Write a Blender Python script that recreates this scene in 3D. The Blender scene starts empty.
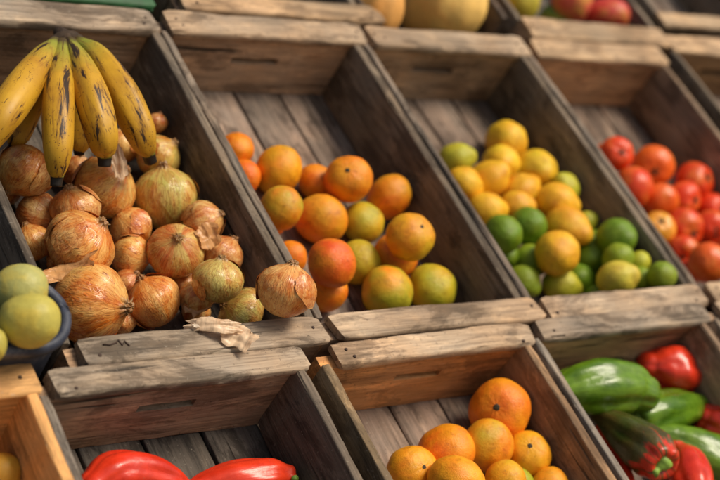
import bpy, bmesh, math, random
from mathutils import Vector, Matrix, noise, Quaternion

# ---------------------------------------------------------------- the stall's own frame
# u runs along the stall, v up its slope, w out of the slope; metres.  The rims of the crates lie at w = 0.
TILT = math.radians(38)
S = 1.25
CAM_W = 1.25
Z0 = 1.6 - CAM_W * math.cos(TILT)
Y0 = CAM_W * math.sin(TILT)
RT = Matrix.Rotation(TILT, 3, 'X')
ORG = Vector((0, Y0, Z0))
FLOOR = -0.125
def W(p): return ORG + RT @ Vector(p)
def Wd(d): return (RT @ Vector(d)).normalized()

DATA = {'M': [[0.776895, -0.436582, 0.453686], [0.035169, 0.749524, 0.661043], [-0.628647, -0.497605, 0.597655]],
 'banana': [[[0.9972, 1.4249, -0.0062, 0.0086], [0.9436, 1.3595, 0.0, 0.018], [0.9047, 1.3017, -0.0062, 0.0202], [0.8839, 1.2649, -0.025, 0.016],
             [0.8831, 1.2631, -0.0325, 0.0094], [0.8786, 1.2535, -0.0375, 0.0067]],
            [[1.0049, 1.4187, 0.0, 0.0086], [0.9903, 1.356, 0.0, 0.0181], [0.9756, 1.2931, -0.005, 0.0205], [0.9708, 1.2566, -0.025, 0.0163],
             [0.9707, 1.2528, -0.0325, 0.0095], [0.9688, 1.2428, -0.0375, 0.0068]],
            [[0.9654, 1.391, 0.025, 0.0091], [0.919, 1.335, 0.0438, 0.0175], [0.8623, 1.2674, 0.0562, 0.0227], [0.8208, 1.2195, 0.05, 0.0215],
             [0.8022, 1.1968, 0.0275, 0.0132], [0.796, 1.1905, 0.02, 0.0082], [0.7895, 1.1818, 0.015, 0.0063]],
            [[0.9705, 1.3826, 0.0313, 0.009], [0.9335, 1.3103, 0.05, 0.0167], [0.8987, 1.2343, 0.06, 0.02], [0.8844, 1.1799, 0.0438, 0.0184],
             [0.8825, 1.16, 0.025, 0.0133], [0.8847, 1.1558, 0.015, 0.0087], [0.8835, 1.1464, 0.005, 0.0071]],
            [[0.9836, 1.3855, 0.0313, 0.0091], [0.9643, 1.3169, 0.0525, 0.0175], [0.9505, 1.2461, 0.0625, 0.0223], [0.9492, 1.1972, 0.05, 0.0207],
             [0.9562, 1.1854, 0.0313, 0.0156], [0.9588, 1.1814, 0.0225, 0.0098], [0.9595, 1.1732, 0.0125, 0.0081]],
            [[1.0004, 1.3954, 0.025, 0.0091], [1.0075, 1.35, 0.04, 0.0173], [1.0088, 1.2798, 0.05, 0.0223], [1.0187, 1.2216, 0.0375, 0.0213],
             [1.0272, 1.2015, 0.0225, 0.016], [1.0347, 1.1983, 0.0125, 0.01], [1.042, 1.192, 0.0, 0.0083]]],
 'crown': [[0.9681, 1.3999, 0.0225, 0.0056], [0.9801, 1.402, 0.025, 0.0098], [0.9941, 1.403, 0.025, 0.0106], [1.0116, 1.4077, 0.02, 0.0057]],
 'crown2': [[0.984, 1.3963, 0.025, 0.0112], [0.994, 1.4186, 0.0125, 0.0114], [0.9968, 1.4351, 0.005, 0.0093]],
 'fruit': [('orange', 'oranges in the middle crate', 'A2', [1.2808, 1.3082, -0.0962, 0.0271], 'orange half hidden behind the onion crate wall, uppermost along that wall',
            (0.88, 0.25, 0.007), 0.15),
           ('orange', 'oranges in the middle crate', 'A2', [1.2709, 1.2548, -0.0987, 0.0252],
            'orange with a dark scar peeking over the onion crate wall below the uppermost one', (0.86, 0.18, 0.007), 0.1),
           ('orange', 'oranges in the middle crate', 'A2', [1.2753, 1.1686, -0.0987, 0.0247],
            'sliver of orange squeezed between the onion crate wall and a green-shouldered orange', (0.86, 0.18, 0.007), 0.1),
           ('orange', 'oranges in the middle crate', 'A2', [1.2762, 1.0973, -0.1012, 0.0243], 'sliver of orange behind the crate wall just above the loose corner onion',
            (0.88, 0.25, 0.007), 0.05),
           ('orange', 'oranges in the middle crate', 'A2', [1.3946, 1.236, -0.0937, 0.0307], 'small orange in the back row between two larger oranges',
            (0.88, 0.25, 0.007), 0.2),
           ('orange', 'oranges in the middle crate', 'A2', [1.3277, 1.2568, -0.0862, 0.0374], 'large yellowish orange at the back row, above the green-shouldered orange',
            (0.88, 0.34, 0.01), 0.35),
           ('orange', 'oranges in the middle crate', 'A2', [1.5002, 1.1883, -0.0762, 0.0368], 'brown-blemished orange highest along the dark wall beside the lemon crate',
            (0.88, 0.25, 0.007), 0.35),
           ('orange', 'oranges in the middle crate', 'A2', [1.2606, 1.1495, -0.0512, 0.0317], 'orange with a mottled green shoulder leaning toward the onion crate wall',
            (0.88, 0.25, 0.007), 0.75),
           ('orange', 'oranges in the middle crate', 'A2', [1.4079, 1.1996, -0.0462, 0.0357], 'tall bright orange topping the back row, yellow underneath',
            (0.88, 0.25, 0.007), 0.25),
           ('orange', 'oranges in the middle crate', 'A2', [1.438, 1.1521, -0.0937, 0.032], 'greenish yellow orange with dark stem scar in the middle of its heap',
            (0.64, 0.42, 0.018), 0.6),
           ('orange', 'oranges in the middle crate', 'A2', [1.3835, 1.0748, -0.0912, 0.0326], 'yellow orange with a black stem scar tucked behind the reddest orange',
            (0.64, 0.42, 0.018), 0.3),
           ('orange', 'oranges in the middle crate', 'A2', [1.3557, 1.1565, -0.0862, 0.0376], 'egg-shaped orange with one tiny black speck in the middle of the heap',
            (0.88, 0.25, 0.007), 0.3),
           ('orange', 'oranges in the middle crate', 'A2', [1.3016, 1.0273, -0.0937, 0.0307], 'deep orange fruit lowest beside the loose corner onion',
            (0.88, 0.25, 0.007), 0.05),
           ('orange', 'oranges in the middle crate', 'A2', [1.4554, 1.0784, -0.0887, 0.0348], 'dull brownish orange just above the front rail row of its heap',
            (0.86, 0.18, 0.007), 0.3),
           ('orange', 'oranges in the middle crate', 'A2', [1.4374, 1.064, -0.0262, 0.0363], 'big orange with a yellow side propped up near the lemon crate wall',
            (0.88, 0.34, 0.01), 0.3),
           ('orange', 'oranges in the middle crate', 'A2', [1.3995, 1.0119, -0.0862, 0.0384], 'flattened orange with green underside behind the middle of the front rail',
            (0.88, 0.34, 0.01), 0.8),
           ('orange', 'oranges in the middle crate', 'A2', [1.4907, 1.015, -0.0887, 0.0363], 'creased greenish orange with dark stem end in the front rail corner',
            (0.64, 0.42, 0.018), 0.7),
           ('orange', 'oranges in the middle crate', 'A2', [1.2807, 1.0316, -0.0362, 0.0345], 'reddest freckled orange overlapping the black-scarred yellow one',
            (0.86, 0.18, 0.007), 0.05),
           ('citrus_fruit', 'citrus fruit in the lemon and lime crate', 'A3', [1.7185, 1.2887, -0.0962, 0.0275],
            'lone yellow-green lemon highest along the wall next to the oranges', (0.55, 0.5, 0.03), 0.4),
           ('citrus_fruit', 'citrus fruit in the lemon and lime crate', 'A3', [1.8536, 1.3224, -0.0887, 0.0372], 'topmost golden lemon of the citrus heap',
            (0.84, 0.49, 0.022), 0.15),
           ('citrus_fruit', 'citrus fruit in the lemon and lime crate', 'A3', [1.8108, 1.2742, -0.0912, 0.0318], 'golden lemon directly under the topmost lemon',
            (0.84, 0.49, 0.022), 0.1),
           ('citrus_fruit', 'citrus fruit in the lemon and lime crate', 'A3', [1.694, 1.2246, -0.0937, 0.0305],
            'golden lemon with a brown dot below the lone yellow-green lemon', (0.84, 0.425, 0.016), 0.1),
           ('citrus_fruit', 'citrus fruit in the lemon and lime crate', 'A3', [1.7524, 1.2328, -0.0912, 0.0329], 'tall golden lemon in the middle of the upper row',
            (0.84, 0.425, 0.016), 0.05),
           ('citrus_fruit', 'citrus fruit in the lemon and lime crate', 'A3', [1.898, 1.1214, -0.0762, 0.0186],
            'small yellow-green lime peeking behind the square golden lemon', (0.55, 0.5, 0.03), 0.6),
           ('citrus_fruit', 'citrus fruit in the lemon and lime crate', 'A3', [1.873, 1.2501, -0.0862, 0.0388],
            'large pale yellow lemon with green flecks by the dark wall', (0.84, 0.49, 0.022), 0.4),
           ('citrus_fruit', 'citrus fruit in the lemon and lime crate', 'A3', [1.8895, 1.1909, -0.0662, 0.0262],
            'yellow-green lemon against the dark wall beneath the pale flecked lemon', (0.55, 0.5, 0.03), 0.3),
           ('citrus_fruit', 'citrus fruit in the lemon and lime crate', 'A3', [1.8083, 1.2041, -0.0912, 0.0332],
            'golden lemon below the pale flecked lemon, in the middle of the heap', (0.84, 0.425, 0.016), 0.05),
           ('citrus_fruit', 'citrus fruit in the lemon and lime crate', 'A3', [1.707, 1.1684, -0.0937, 0.0303], 'golden lemon directly above the two paired green limes',
            (0.84, 0.425, 0.016), 0.05),
           ('citrus_fruit', 'citrus fruit in the lemon and lime crate', 'A3', [1.7675, 1.1664, -0.0837, 0.0271],
            'half-hidden golden lemon right behind the bright green upper lime', (0.84, 0.425, 0.016), 0.05),
           ('citrus_fruit', 'citrus fruit in the lemon and lime crate', 'A3', [1.8447, 1.1596, -0.0662, 0.0322], 'orange-tinted lemon stacked on the square golden lemon',
            (0.84, 0.425, 0.016), 0.05),
           ('citrus_fruit', 'citrus fruit in the lemon and lime crate', 'A3', [1.6917, 1.0802, -0.1012, 0.0245], 'dark lime by the crate wall under the two paired limes',
            (0.15, 0.25, 0.008), 0.0),
           ('citrus_fruit', 'citrus fruit in the lemon and lime crate', 'A3', [1.753, 1.1157, -0.0737, 0.0303],
            'glossy green upper lime of the pair beside the square lemon', (0.15, 0.25, 0.008), 0.0),
           ('citrus_fruit', 'citrus fruit in the lemon and lime crate', 'A3', [1.8916, 1.0786, -0.0837, 0.024], 'small dark lime right beside the square golden lemon',
            (0.15, 0.25, 0.008), 0.0),
           ('citrus_fruit', 'citrus fruit in the lemon and lime crate', 'A3', [1.8818, 1.0483, -0.0337, 0.0326], 'largest deep green lime leaning on the far dark wall',
            (0.15, 0.25, 0.008), 0.0),
           ('citrus_fruit', 'citrus fruit in the lemon and lime crate', 'A3', [1.8966, 0.9952, -0.0337, 0.018],
            'tiny yellow-green lime with a brown spot near the front corner', (0.55, 0.5, 0.03), 0.5),
           ('citrus_fruit', 'citrus fruit in the lemon and lime crate', 'A3', [1.8568, 1.0054, -0.1062, 0.0181], 'dark little lime buried between two front rail fruits',
            (0.1, 0.17, 0.008), 0.0),
           ('citrus_fruit', 'citrus fruit in the lemon and lime crate', 'A3', [1.6671, 1.0887, -0.0587, 0.0318],
            'big green lime of the pair leaning on the orange crate wall', (0.15, 0.25, 0.008), 0.0),
           ('citrus_fruit', 'citrus fruit in the lemon and lime crate', 'A3', [1.7412, 1.0625, -0.0987, 0.0265], 'dull green lime next to the lowest golden lemon',
            (0.25, 0.34, 0.015), 0.0),
           ('citrus_fruit', 'citrus fruit in the lemon and lime crate', 'A3', [1.8256, 1.0995, -0.0637, 0.0362],
            'square-shouldered golden lemon in the centre of the limes', (0.84, 0.425, 0.016), 0.05),
           ('citrus_fruit', 'citrus fruit in the lemon and lime crate', 'A3', [1.8587, 1.0449, -0.0837, 0.0282],
            'dark green lime close beside the lowest golden lemon, facing the corner', (0.15, 0.25, 0.008), 0.0),
           ('citrus_fruit', 'citrus fruit in the lemon and lime crate', 'A3', [1.6957, 1.0231, -0.0987, 0.026],
            'light green lime at the front rail below the orange crate wall', (0.25, 0.34, 0.015), 0.1),
           ('citrus_fruit', 'citrus fruit in the lemon and lime crate', 'A3', [1.8523, 1.0042, -0.0337, 0.0258],
            'half green, half yellow lime beneath the largest deep green lime', (0.25, 0.34, 0.015), 0.2),
           ('citrus_fruit', 'citrus fruit in the lemon and lime crate', 'A3', [1.7443, 1.036, -0.0487, 0.0357], 'lowest golden lemon with two brown dots among the limes',
            (0.84, 0.425, 0.016), 0.05),
           ('citrus_fruit', 'citrus fruit in the lemon and lime crate', 'A3', [1.8157, 1.0128, -0.0962, 0.0277],
            'green lime tucked behind the yellow-green lime on the front rail', (0.15, 0.25, 0.008), 0.0),
           ('citrus_fruit', 'citrus fruit in the lemon and lime crate', 'A3', [1.8821, 0.966, -0.0412, 0.0197],
            'small light lime on the front rail beside the pale yellow lime', (0.25, 0.34, 0.015), 0.3),
           ('citrus_fruit', 'citrus fruit in the lemon and lime crate', 'A3', [1.8904, 0.9443, -0.0087, 0.024],
            'last lime in the front corner beside the tomato crate wall', (0.25, 0.34, 0.015), 0.2),
           ('citrus_fruit', 'citrus fruit in the lemon and lime crate', 'A3', [1.7662, 1.0056, -0.0937, 0.0282], 'yellow-green lime at the middle of the front rail',
            (0.55, 0.5, 0.03), 0.7),
           ('citrus_fruit', 'citrus fruit in the lemon and lime crate', 'A3', [1.8185, 0.964, -0.0337, 0.0298],
            'pale ribbed yellow lime on the front rail beneath the half green lime', (0.62, 0.5, 0.05), 0.3),
           ('tomato', 'tomatoes in the end crate', 'A4', [2.1011, 1.3005, -0.1012, 0.024], 'orange tomato sliver behind the wall at the top of the tomato heap',
            (0.8, 0.12, 0.01), 0.5),
           ('tomato', 'tomatoes in the end crate', 'A4', [2.0789, 1.2695, -0.0637, 0.0304], 'small red tomato at the top of the tomato heap', (0.74, 0.055, 0.008), 0.1),
           ('tomato', 'tomatoes in the end crate', 'A4', [2.1888, 1.2576, -0.0862, 0.0385], 'large orange-red tomato at the top, with a dark stem scar',
            (0.8, 0.12, 0.01), 0.2),
           ('tomato', 'tomatoes in the end crate', 'A4', [2.0913, 1.2059, -0.0862, 0.0391], 'tall red tomato leaning against the lime crate wall', (0.74, 0.055, 0.008),
            0.25),
           ('tomato', 'tomatoes in the end crate', 'A4', [2.265, 1.2111, -0.0787, 0.0369], 'broad red tomato at the back behind the one with a star scar',
            (0.74, 0.055, 0.008), 0.15),
           ('tomato', 'tomatoes in the end crate', 'A4', [2.1538, 1.1792, -0.0937, 0.0318], 'round orange-red tomato in the middle row beside the tall red one',
            (0.8, 0.12, 0.01), 0.2),
           ('tomato', 'tomatoes in the end crate', 'A4', [2.2126, 1.1759, -0.0862, 0.0322], 'red tomato with a black star-shaped stem scar', (0.74, 0.055, 0.008), 0.2),
           ('tomato', 'tomatoes in the end crate', 'A4', [2.0938, 1.113, -0.0937, 0.03], 'yellow-orange unripe tomato by the lime crate wall', (0.8, 0.36, 0.025), 0.5),
           ('tomato', 'tomatoes in the end crate', 'A4', [2.2734, 1.1488, -0.0887, 0.0306], 'red tomato high at the picture edge above the middle row',
            (0.74, 0.055, 0.008), 0.1),
           ('tomato', 'tomatoes in the end crate', 'A4', [2.2344, 1.105, -0.0912, 0.0331], 'orange-red tomato beneath it at the picture edge, under a dark stem scar',
            (0.74, 0.055, 0.008), 0.25),
           ('tomato', 'tomatoes in the end crate', 'A4', [2.1529, 1.1062, -0.0887, 0.0363], 'wide red tomato in the centre of the tomato heap', (0.74, 0.055, 0.008),
            0.15),
           ('tomato', 'tomatoes in the end crate', 'A4', [2.1116, 1.0553, -0.0937, 0.0308], 'red and yellow striped tomato below the wide central one',
            (0.74, 0.055, 0.008), 0.4),
           ('tomato', 'tomatoes in the end crate', 'A4', [2.0876, 1.0105, -0.0912, 0.0228], 'little red tomato lowest in the corner beside the lime crate wall',
            (0.74, 0.055, 0.008), 0.1),
           ('tomato', 'tomatoes in the end crate', 'A4', [2.081, 0.9907, -0.0437, 0.0328], 'glossy orange tomato at the front of the tomato heap', (0.8, 0.12, 0.01),
            0.3),
           ('tomato', 'tomatoes in the end crate', 'A4', [2.2153, 1.0493, -0.0712, 0.0336], 'red tomato cut by the picture edge above the glossy orange one',
            (0.74, 0.055, 0.008), 0.2),
           ('orange', 'oranges in the front crate', 'B2', [1.4561, 0.7767, -0.0662, 0.0419], 'biggest bright orange, topmost in the front crate heap',
            (0.88, 0.25, 0.008), 0.03),
           ('orange', 'oranges in the front crate', 'B2', [1.4672, 0.7056, -0.0737, 0.0321], 'orange leaning on the bare brown wall of the front crate',
            (0.88, 0.34, 0.01), 0.15),
           ('orange', 'oranges in the front crate', 'B2', [1.406, 0.7282, -0.0737, 0.0345], 'yellow-green sided orange with black specks below the biggest orange',
            (0.88, 0.34, 0.01), 0.55),
           ('orange', 'oranges in the front crate', 'B2', [1.3401, 0.7353, -0.0837, 0.0381], 'wide orange with red top in the middle of the front crate',
            (0.88, 0.25, 0.007), 0.25),
           ('orange', 'oranges in the front crate', 'B2', [1.2754, 0.72, -0.0912, 0.0332], 'freckled amber orange nearest the weathered plank wall of the front crate',
            (0.88, 0.34, 0.01), 0.2),
           ('orange', 'oranges in the front crate', 'B2', [1.4711, 0.6504, -0.0737, 0.0261], 'yellow orange at the bottom picture edge by the brown wall',
            (0.88, 0.34, 0.01), 0.2),
           ('orange', 'oranges in the front crate', 'B2', [1.4297, 0.6691, -0.0912, 0.0274], 'orange with a bright green patch at the bottom picture edge',
            (0.64, 0.42, 0.018), 1.0),
           ('orange', 'oranges in the front crate', 'B2', [1.386, 0.6641, -0.0612, 0.0281], 'amber orange peeking from behind the green-patched orange',
            (0.88, 0.34, 0.01), 0.3),
           ('orange', 'oranges in the front crate', 'B2', [1.3022, 0.676, -0.0562, 0.0356], 'amber speckled orange in front of the wide red-topped orange',
            (0.88, 0.34, 0.01), 0.15),
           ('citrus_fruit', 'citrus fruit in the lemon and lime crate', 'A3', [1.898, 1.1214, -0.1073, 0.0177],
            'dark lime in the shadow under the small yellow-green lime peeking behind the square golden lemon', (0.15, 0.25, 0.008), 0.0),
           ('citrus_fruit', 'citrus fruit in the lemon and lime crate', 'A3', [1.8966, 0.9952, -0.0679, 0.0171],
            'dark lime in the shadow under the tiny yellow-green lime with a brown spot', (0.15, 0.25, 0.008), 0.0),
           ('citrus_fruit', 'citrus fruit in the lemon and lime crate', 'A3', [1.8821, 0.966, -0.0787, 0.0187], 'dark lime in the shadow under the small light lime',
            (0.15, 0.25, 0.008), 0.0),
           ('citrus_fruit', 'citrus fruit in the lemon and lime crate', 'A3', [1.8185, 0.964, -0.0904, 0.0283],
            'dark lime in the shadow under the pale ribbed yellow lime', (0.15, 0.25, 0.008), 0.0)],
 'misc': [('squash', 'tan-orange squash behind the end of the upper plank rail', 'squash', [1.6648, 1.582, -0.025, 0.0525], (0.74, 0.36, 0.09), 0.0, (1, 1, 1.25)),
          ('squash', 'big yellow melon-like squash with orange blush behind the upper rail', 'squash', [1.868, 1.6367, -0.0375, 0.0821], (0.9, 0.56, 0.15), 0.0,
           (1, 1, 1.1)),
          ('squash', 'yellow squash mostly hidden behind the big yellow one', 'squash', [1.9799, 1.6701, -0.0625, 0.0503], (0.8, 0.42, 0.09), 0.0, (1, 1, 1.1)),
          ('mango', 'yellow-green mango at the near corner of the upper crate', 'mango', [2.0878, 1.6581, -0.0375, 0.0414], (0.5, 0.42, 0.04), 0.4, (1, 0.9, 1.15)),
          ('mango', 'small yellow mango under the yellow-green one', 'mango', [2.0863, 1.6468, -0.0687, 0.0257], (0.55, 0.4, 0.03), 0.3, (1, 0.9, 1.1)),
          ('mango', 'green mango lying below the pink one', 'mango', [2.2031, 1.6441, -0.0625, 0.0345], (0.14, 0.26, 0.03), 0.4, (1.2, 0.9, 1)),
          ('mango', 'pink-red mango at the top of the upper crate', 'mango', [2.2124, 1.6521, -0.0187, 0.0446], (0.72, 0.1, 0.06), 0.1, (1, 0.95, 1.1)),
          ('mango', 'dark red mango beside the pink one', 'mango', [2.3064, 1.6282, -0.0375, 0.0414], (0.55, 0.05, 0.03), 0.1, (1.25, 0.9, 1)),
          ('mango', 'pale green mango at the back of the blue tub', 'mango', [0.7548, 0.9542, 0.0438, 0.0297], (0.44, 0.42, 0.13), 0.25, (1.08, 0.95, 0.93)),
          ('mango', 'yellowish green mango at the front of the blue tub', 'mango', [0.7415, 0.9022, 0.0563, 0.0312], (0.5, 0.43, 0.085), 0.25, (1.12, 0.95, 0.93)),
          ('mango', 'sliver of yellow mango at the picture edge inside the blue tub', 'mango', [0.6935, 0.8823, 0.0438, 0.0198], (0.45, 0.38, 0.07), 0.1, (1, 0.95, 1)),
          ('mango', 'orange-yellow mango at the bottom corner inside the new pine crate', 'mango', [0.7241, 0.8028, -0.0875, 0.0229], (0.7, 0.36, 0.04), 0.2,
           (1, 0.95, 1))],
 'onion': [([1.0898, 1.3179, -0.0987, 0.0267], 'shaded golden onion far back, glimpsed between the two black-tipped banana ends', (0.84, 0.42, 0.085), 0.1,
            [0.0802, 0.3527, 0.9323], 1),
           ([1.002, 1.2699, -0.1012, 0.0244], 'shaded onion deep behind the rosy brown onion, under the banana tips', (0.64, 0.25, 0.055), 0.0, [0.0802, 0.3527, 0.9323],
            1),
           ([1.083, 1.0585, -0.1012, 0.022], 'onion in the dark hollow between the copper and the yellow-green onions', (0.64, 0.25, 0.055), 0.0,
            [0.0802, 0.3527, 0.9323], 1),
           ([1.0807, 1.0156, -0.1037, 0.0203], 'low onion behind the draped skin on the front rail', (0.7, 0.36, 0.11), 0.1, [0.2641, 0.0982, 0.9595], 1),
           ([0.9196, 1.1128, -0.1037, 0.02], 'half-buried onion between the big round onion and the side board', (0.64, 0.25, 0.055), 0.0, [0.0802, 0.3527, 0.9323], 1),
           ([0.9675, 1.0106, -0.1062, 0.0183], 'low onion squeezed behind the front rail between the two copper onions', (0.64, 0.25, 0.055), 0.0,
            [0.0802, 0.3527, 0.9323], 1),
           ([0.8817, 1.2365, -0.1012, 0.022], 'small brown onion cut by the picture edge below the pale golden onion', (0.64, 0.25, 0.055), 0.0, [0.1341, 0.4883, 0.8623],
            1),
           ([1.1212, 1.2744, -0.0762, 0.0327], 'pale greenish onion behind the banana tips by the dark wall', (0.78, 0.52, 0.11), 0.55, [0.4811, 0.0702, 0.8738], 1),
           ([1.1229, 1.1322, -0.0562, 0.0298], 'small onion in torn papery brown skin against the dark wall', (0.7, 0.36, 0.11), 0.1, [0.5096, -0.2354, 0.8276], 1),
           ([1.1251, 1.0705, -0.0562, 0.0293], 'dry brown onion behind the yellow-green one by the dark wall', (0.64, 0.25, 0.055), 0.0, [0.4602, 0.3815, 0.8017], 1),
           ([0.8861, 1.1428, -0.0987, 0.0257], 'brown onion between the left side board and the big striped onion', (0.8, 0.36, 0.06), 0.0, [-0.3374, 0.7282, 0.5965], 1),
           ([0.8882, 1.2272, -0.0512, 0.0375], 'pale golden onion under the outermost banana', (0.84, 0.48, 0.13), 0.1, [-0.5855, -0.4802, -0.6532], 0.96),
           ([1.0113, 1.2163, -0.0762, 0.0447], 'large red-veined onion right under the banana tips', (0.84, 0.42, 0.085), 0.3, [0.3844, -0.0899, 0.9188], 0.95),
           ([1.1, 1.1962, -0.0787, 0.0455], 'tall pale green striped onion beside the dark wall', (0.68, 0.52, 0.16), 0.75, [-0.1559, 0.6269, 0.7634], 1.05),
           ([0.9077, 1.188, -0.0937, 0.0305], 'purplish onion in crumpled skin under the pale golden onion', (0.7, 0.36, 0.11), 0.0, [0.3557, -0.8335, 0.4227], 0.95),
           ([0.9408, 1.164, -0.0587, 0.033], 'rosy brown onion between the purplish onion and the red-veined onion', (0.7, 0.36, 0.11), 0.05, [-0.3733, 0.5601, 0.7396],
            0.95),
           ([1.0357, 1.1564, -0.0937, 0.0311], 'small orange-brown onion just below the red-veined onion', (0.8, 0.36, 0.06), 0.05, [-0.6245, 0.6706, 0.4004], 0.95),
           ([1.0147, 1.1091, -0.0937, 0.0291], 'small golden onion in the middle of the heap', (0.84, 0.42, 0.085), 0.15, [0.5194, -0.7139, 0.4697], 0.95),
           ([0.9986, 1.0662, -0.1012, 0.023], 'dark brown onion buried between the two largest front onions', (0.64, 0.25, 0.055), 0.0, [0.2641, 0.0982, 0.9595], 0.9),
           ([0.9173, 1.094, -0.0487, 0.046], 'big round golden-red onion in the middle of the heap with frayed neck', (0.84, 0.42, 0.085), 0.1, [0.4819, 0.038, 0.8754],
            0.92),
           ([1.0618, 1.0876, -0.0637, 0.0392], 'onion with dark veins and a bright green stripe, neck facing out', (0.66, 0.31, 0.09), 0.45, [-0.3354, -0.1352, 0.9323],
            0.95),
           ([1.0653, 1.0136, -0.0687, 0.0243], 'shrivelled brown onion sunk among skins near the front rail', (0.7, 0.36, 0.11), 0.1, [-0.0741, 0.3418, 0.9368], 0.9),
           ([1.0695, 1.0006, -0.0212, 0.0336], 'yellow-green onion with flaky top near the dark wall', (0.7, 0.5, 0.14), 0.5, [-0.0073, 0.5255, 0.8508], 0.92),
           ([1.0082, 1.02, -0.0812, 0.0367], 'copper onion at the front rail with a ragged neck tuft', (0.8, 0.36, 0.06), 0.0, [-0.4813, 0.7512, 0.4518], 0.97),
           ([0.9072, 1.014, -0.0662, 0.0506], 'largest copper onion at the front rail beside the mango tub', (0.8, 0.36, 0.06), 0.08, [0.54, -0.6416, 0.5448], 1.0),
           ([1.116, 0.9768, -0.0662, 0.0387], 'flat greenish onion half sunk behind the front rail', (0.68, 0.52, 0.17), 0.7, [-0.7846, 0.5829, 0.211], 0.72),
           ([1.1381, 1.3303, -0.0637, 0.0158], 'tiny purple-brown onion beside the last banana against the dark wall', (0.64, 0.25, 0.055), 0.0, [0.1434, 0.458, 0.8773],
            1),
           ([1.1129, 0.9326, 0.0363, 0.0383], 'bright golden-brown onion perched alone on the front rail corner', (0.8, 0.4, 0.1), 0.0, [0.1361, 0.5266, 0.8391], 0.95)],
 'peel': [([1.0304, 0.8849, 0.015, 0.0208], 0.0159, [-0.4244, -0.0444, 0.9044], -0.5, 'curled pale onion skin draped over the front rail'),
          ([1.0031, 0.9087, 0.01, 0.0318], 0.0098, [-0.4627, -0.1452, 0.8745], -0.1, 'flat brownish onion skin lying along the front rail behind the pale draped skin'),
          ([0.8817, 1.0482, -0.0375, 0.0326], 0.0163, [-0.5567, 0.0948, 0.8253], 0.3, 'long brown strip of onion skin lying beside the largest onion'),
          ([1.0654, 1.0101, -0.0625, 0.0263], 0.0184, [-0.3421, -0.1147, 0.9326], 1.0, 'crumpled brown onion skin in the hollow behind the front rail'),
          ([1.0941, 1.0802, -0.025, 0.0146], 0.0173, [-0.3359, -0.4424, 0.8315], 0.5, 'torn flake of onion skin standing near the dark wall'),
          ([0.995, 1.1994, 0.0, 0.0107], 0.0266, [-0.2909, -0.4571, 0.8405], 0.15, 'upright pale sliver of onion skin beside a black banana tip'),
          ([0.9933, 0.9163, 0.0075, 0.011], 0.0073, [-0.4197, 0.1781, 0.89], 0.5, 'tiny white flake of onion skin lying on the front rail')],
 'pepper': [('red', 'broad dented red pepper in the front crate, nearest the pine crate',
             [[0.8287, 0.775, -0.0975, 0.0176], [0.8582, 0.7864, -0.095, 0.0261], [0.8942, 0.781, -0.0975, 0.0251], [0.9294, 0.7687, -0.1025, 0.0193],
              [0.9549, 0.7521, -0.1075, 0.0097]],
             None),
            ('red', 'slim red pepper with a pale green stem tip in the same front crate',
             [[1.0817, 0.738, -0.0875, 0.0162], [1.0567, 0.7446, -0.0912, 0.0248], [1.0137, 0.7498, -0.095, 0.0246], [0.9734, 0.7514, -0.1025, 0.0183],
              [0.939, 0.7477, -0.1075, 0.0097]],
             [0.45, -0.0021, 0.893]),
            ('dark', 'dark green pepper mostly hidden behind the long green pepper',
             [[1.732, 0.8359, -0.1025, 0.0172], [1.7638, 0.8381, -0.1, 0.0206], [1.7982, 0.8343, -0.1, 0.0176], [1.8199, 0.8258, -0.1, 0.0096]], None),
            ('red', 'plump red pepper at the back of the front end crate',
             [[1.8308, 0.8289, -0.0875, 0.0225], [1.8509, 0.8207, -0.085, 0.0372], [1.8791, 0.8076, -0.085, 0.0407], [1.9096, 0.7999, -0.0875, 0.0312]], None),
            ('green', 'short green pepper with its hollow stem end facing the crate wall',
             [[1.7375, 0.7421, -0.0875, 0.0309], [1.7771, 0.7425, -0.085, 0.0344], [1.8331, 0.7445, -0.0875, 0.0318], [1.8843, 0.7463, -0.0937, 0.0211]],
             [-0.9968, 0.0392, -0.0692]),
            ('green', 'long ribbed green pepper lying across the back of its crate',
             [[1.7338, 0.7578, -0.05, 0.026], [1.711, 0.7718, -0.0525, 0.0366], [1.6598, 0.7846, -0.0562, 0.0406], [1.6138, 0.7913, -0.0625, 0.0341],
              [1.579, 0.7948, -0.0687, 0.0221]],
             None),
            ('green', 'wide green pepper stretching under the red-faced pepper to the picture edge',
             [[1.7292, 0.7053, -0.0937, 0.0199], [1.7655, 0.6919, -0.0875, 0.0294], [1.8032, 0.6643, -0.0825, 0.0374], [1.8433, 0.6307, -0.08, 0.0377],
              [1.8806, 0.6044, -0.0825, 0.0238]],
             None),
            ('red', 'red pepper with a green stem cut by the picture edge',
             [[1.8801, 0.7227, -0.09, 0.0226], [1.8941, 0.7074, -0.0875, 0.0323], [1.9295, 0.6909, -0.0875, 0.0326], [1.9595, 0.6789, -0.0875, 0.0214]],
             [-0.5545, 0.6754, 0.4862]),
            ('red', 'thin red pepper pressed along the weathered crate wall',
             [[1.6489, 0.7342, -0.0875, 0.009], [1.6436, 0.6991, -0.0875, 0.0134], [1.6278, 0.6551, -0.0812, 0.0132], [1.6156, 0.6127, -0.0812, 0.0102]], None),
            ('red', 'red pepper end below the red-faced pepper at the bottom edge',
             [[1.7518, 0.6668, -0.075, 0.0184], [1.7442, 0.6359, -0.065, 0.0303], [1.7192, 0.6014, -0.06, 0.0329], [1.6987, 0.5723, -0.06, 0.0207]], None),
            ('mixed', 'brown-green pepper with a red shoulder and bright green stem facing out',
             [[1.6388, 0.6299, -0.0225, 0.0289], [1.6437, 0.6516, -0.0325, 0.0364], [1.6519, 0.689, -0.0525, 0.031], [1.6537, 0.728, -0.07, 0.0209],
              [1.6531, 0.7536, -0.0825, 0.0105]],
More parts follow.
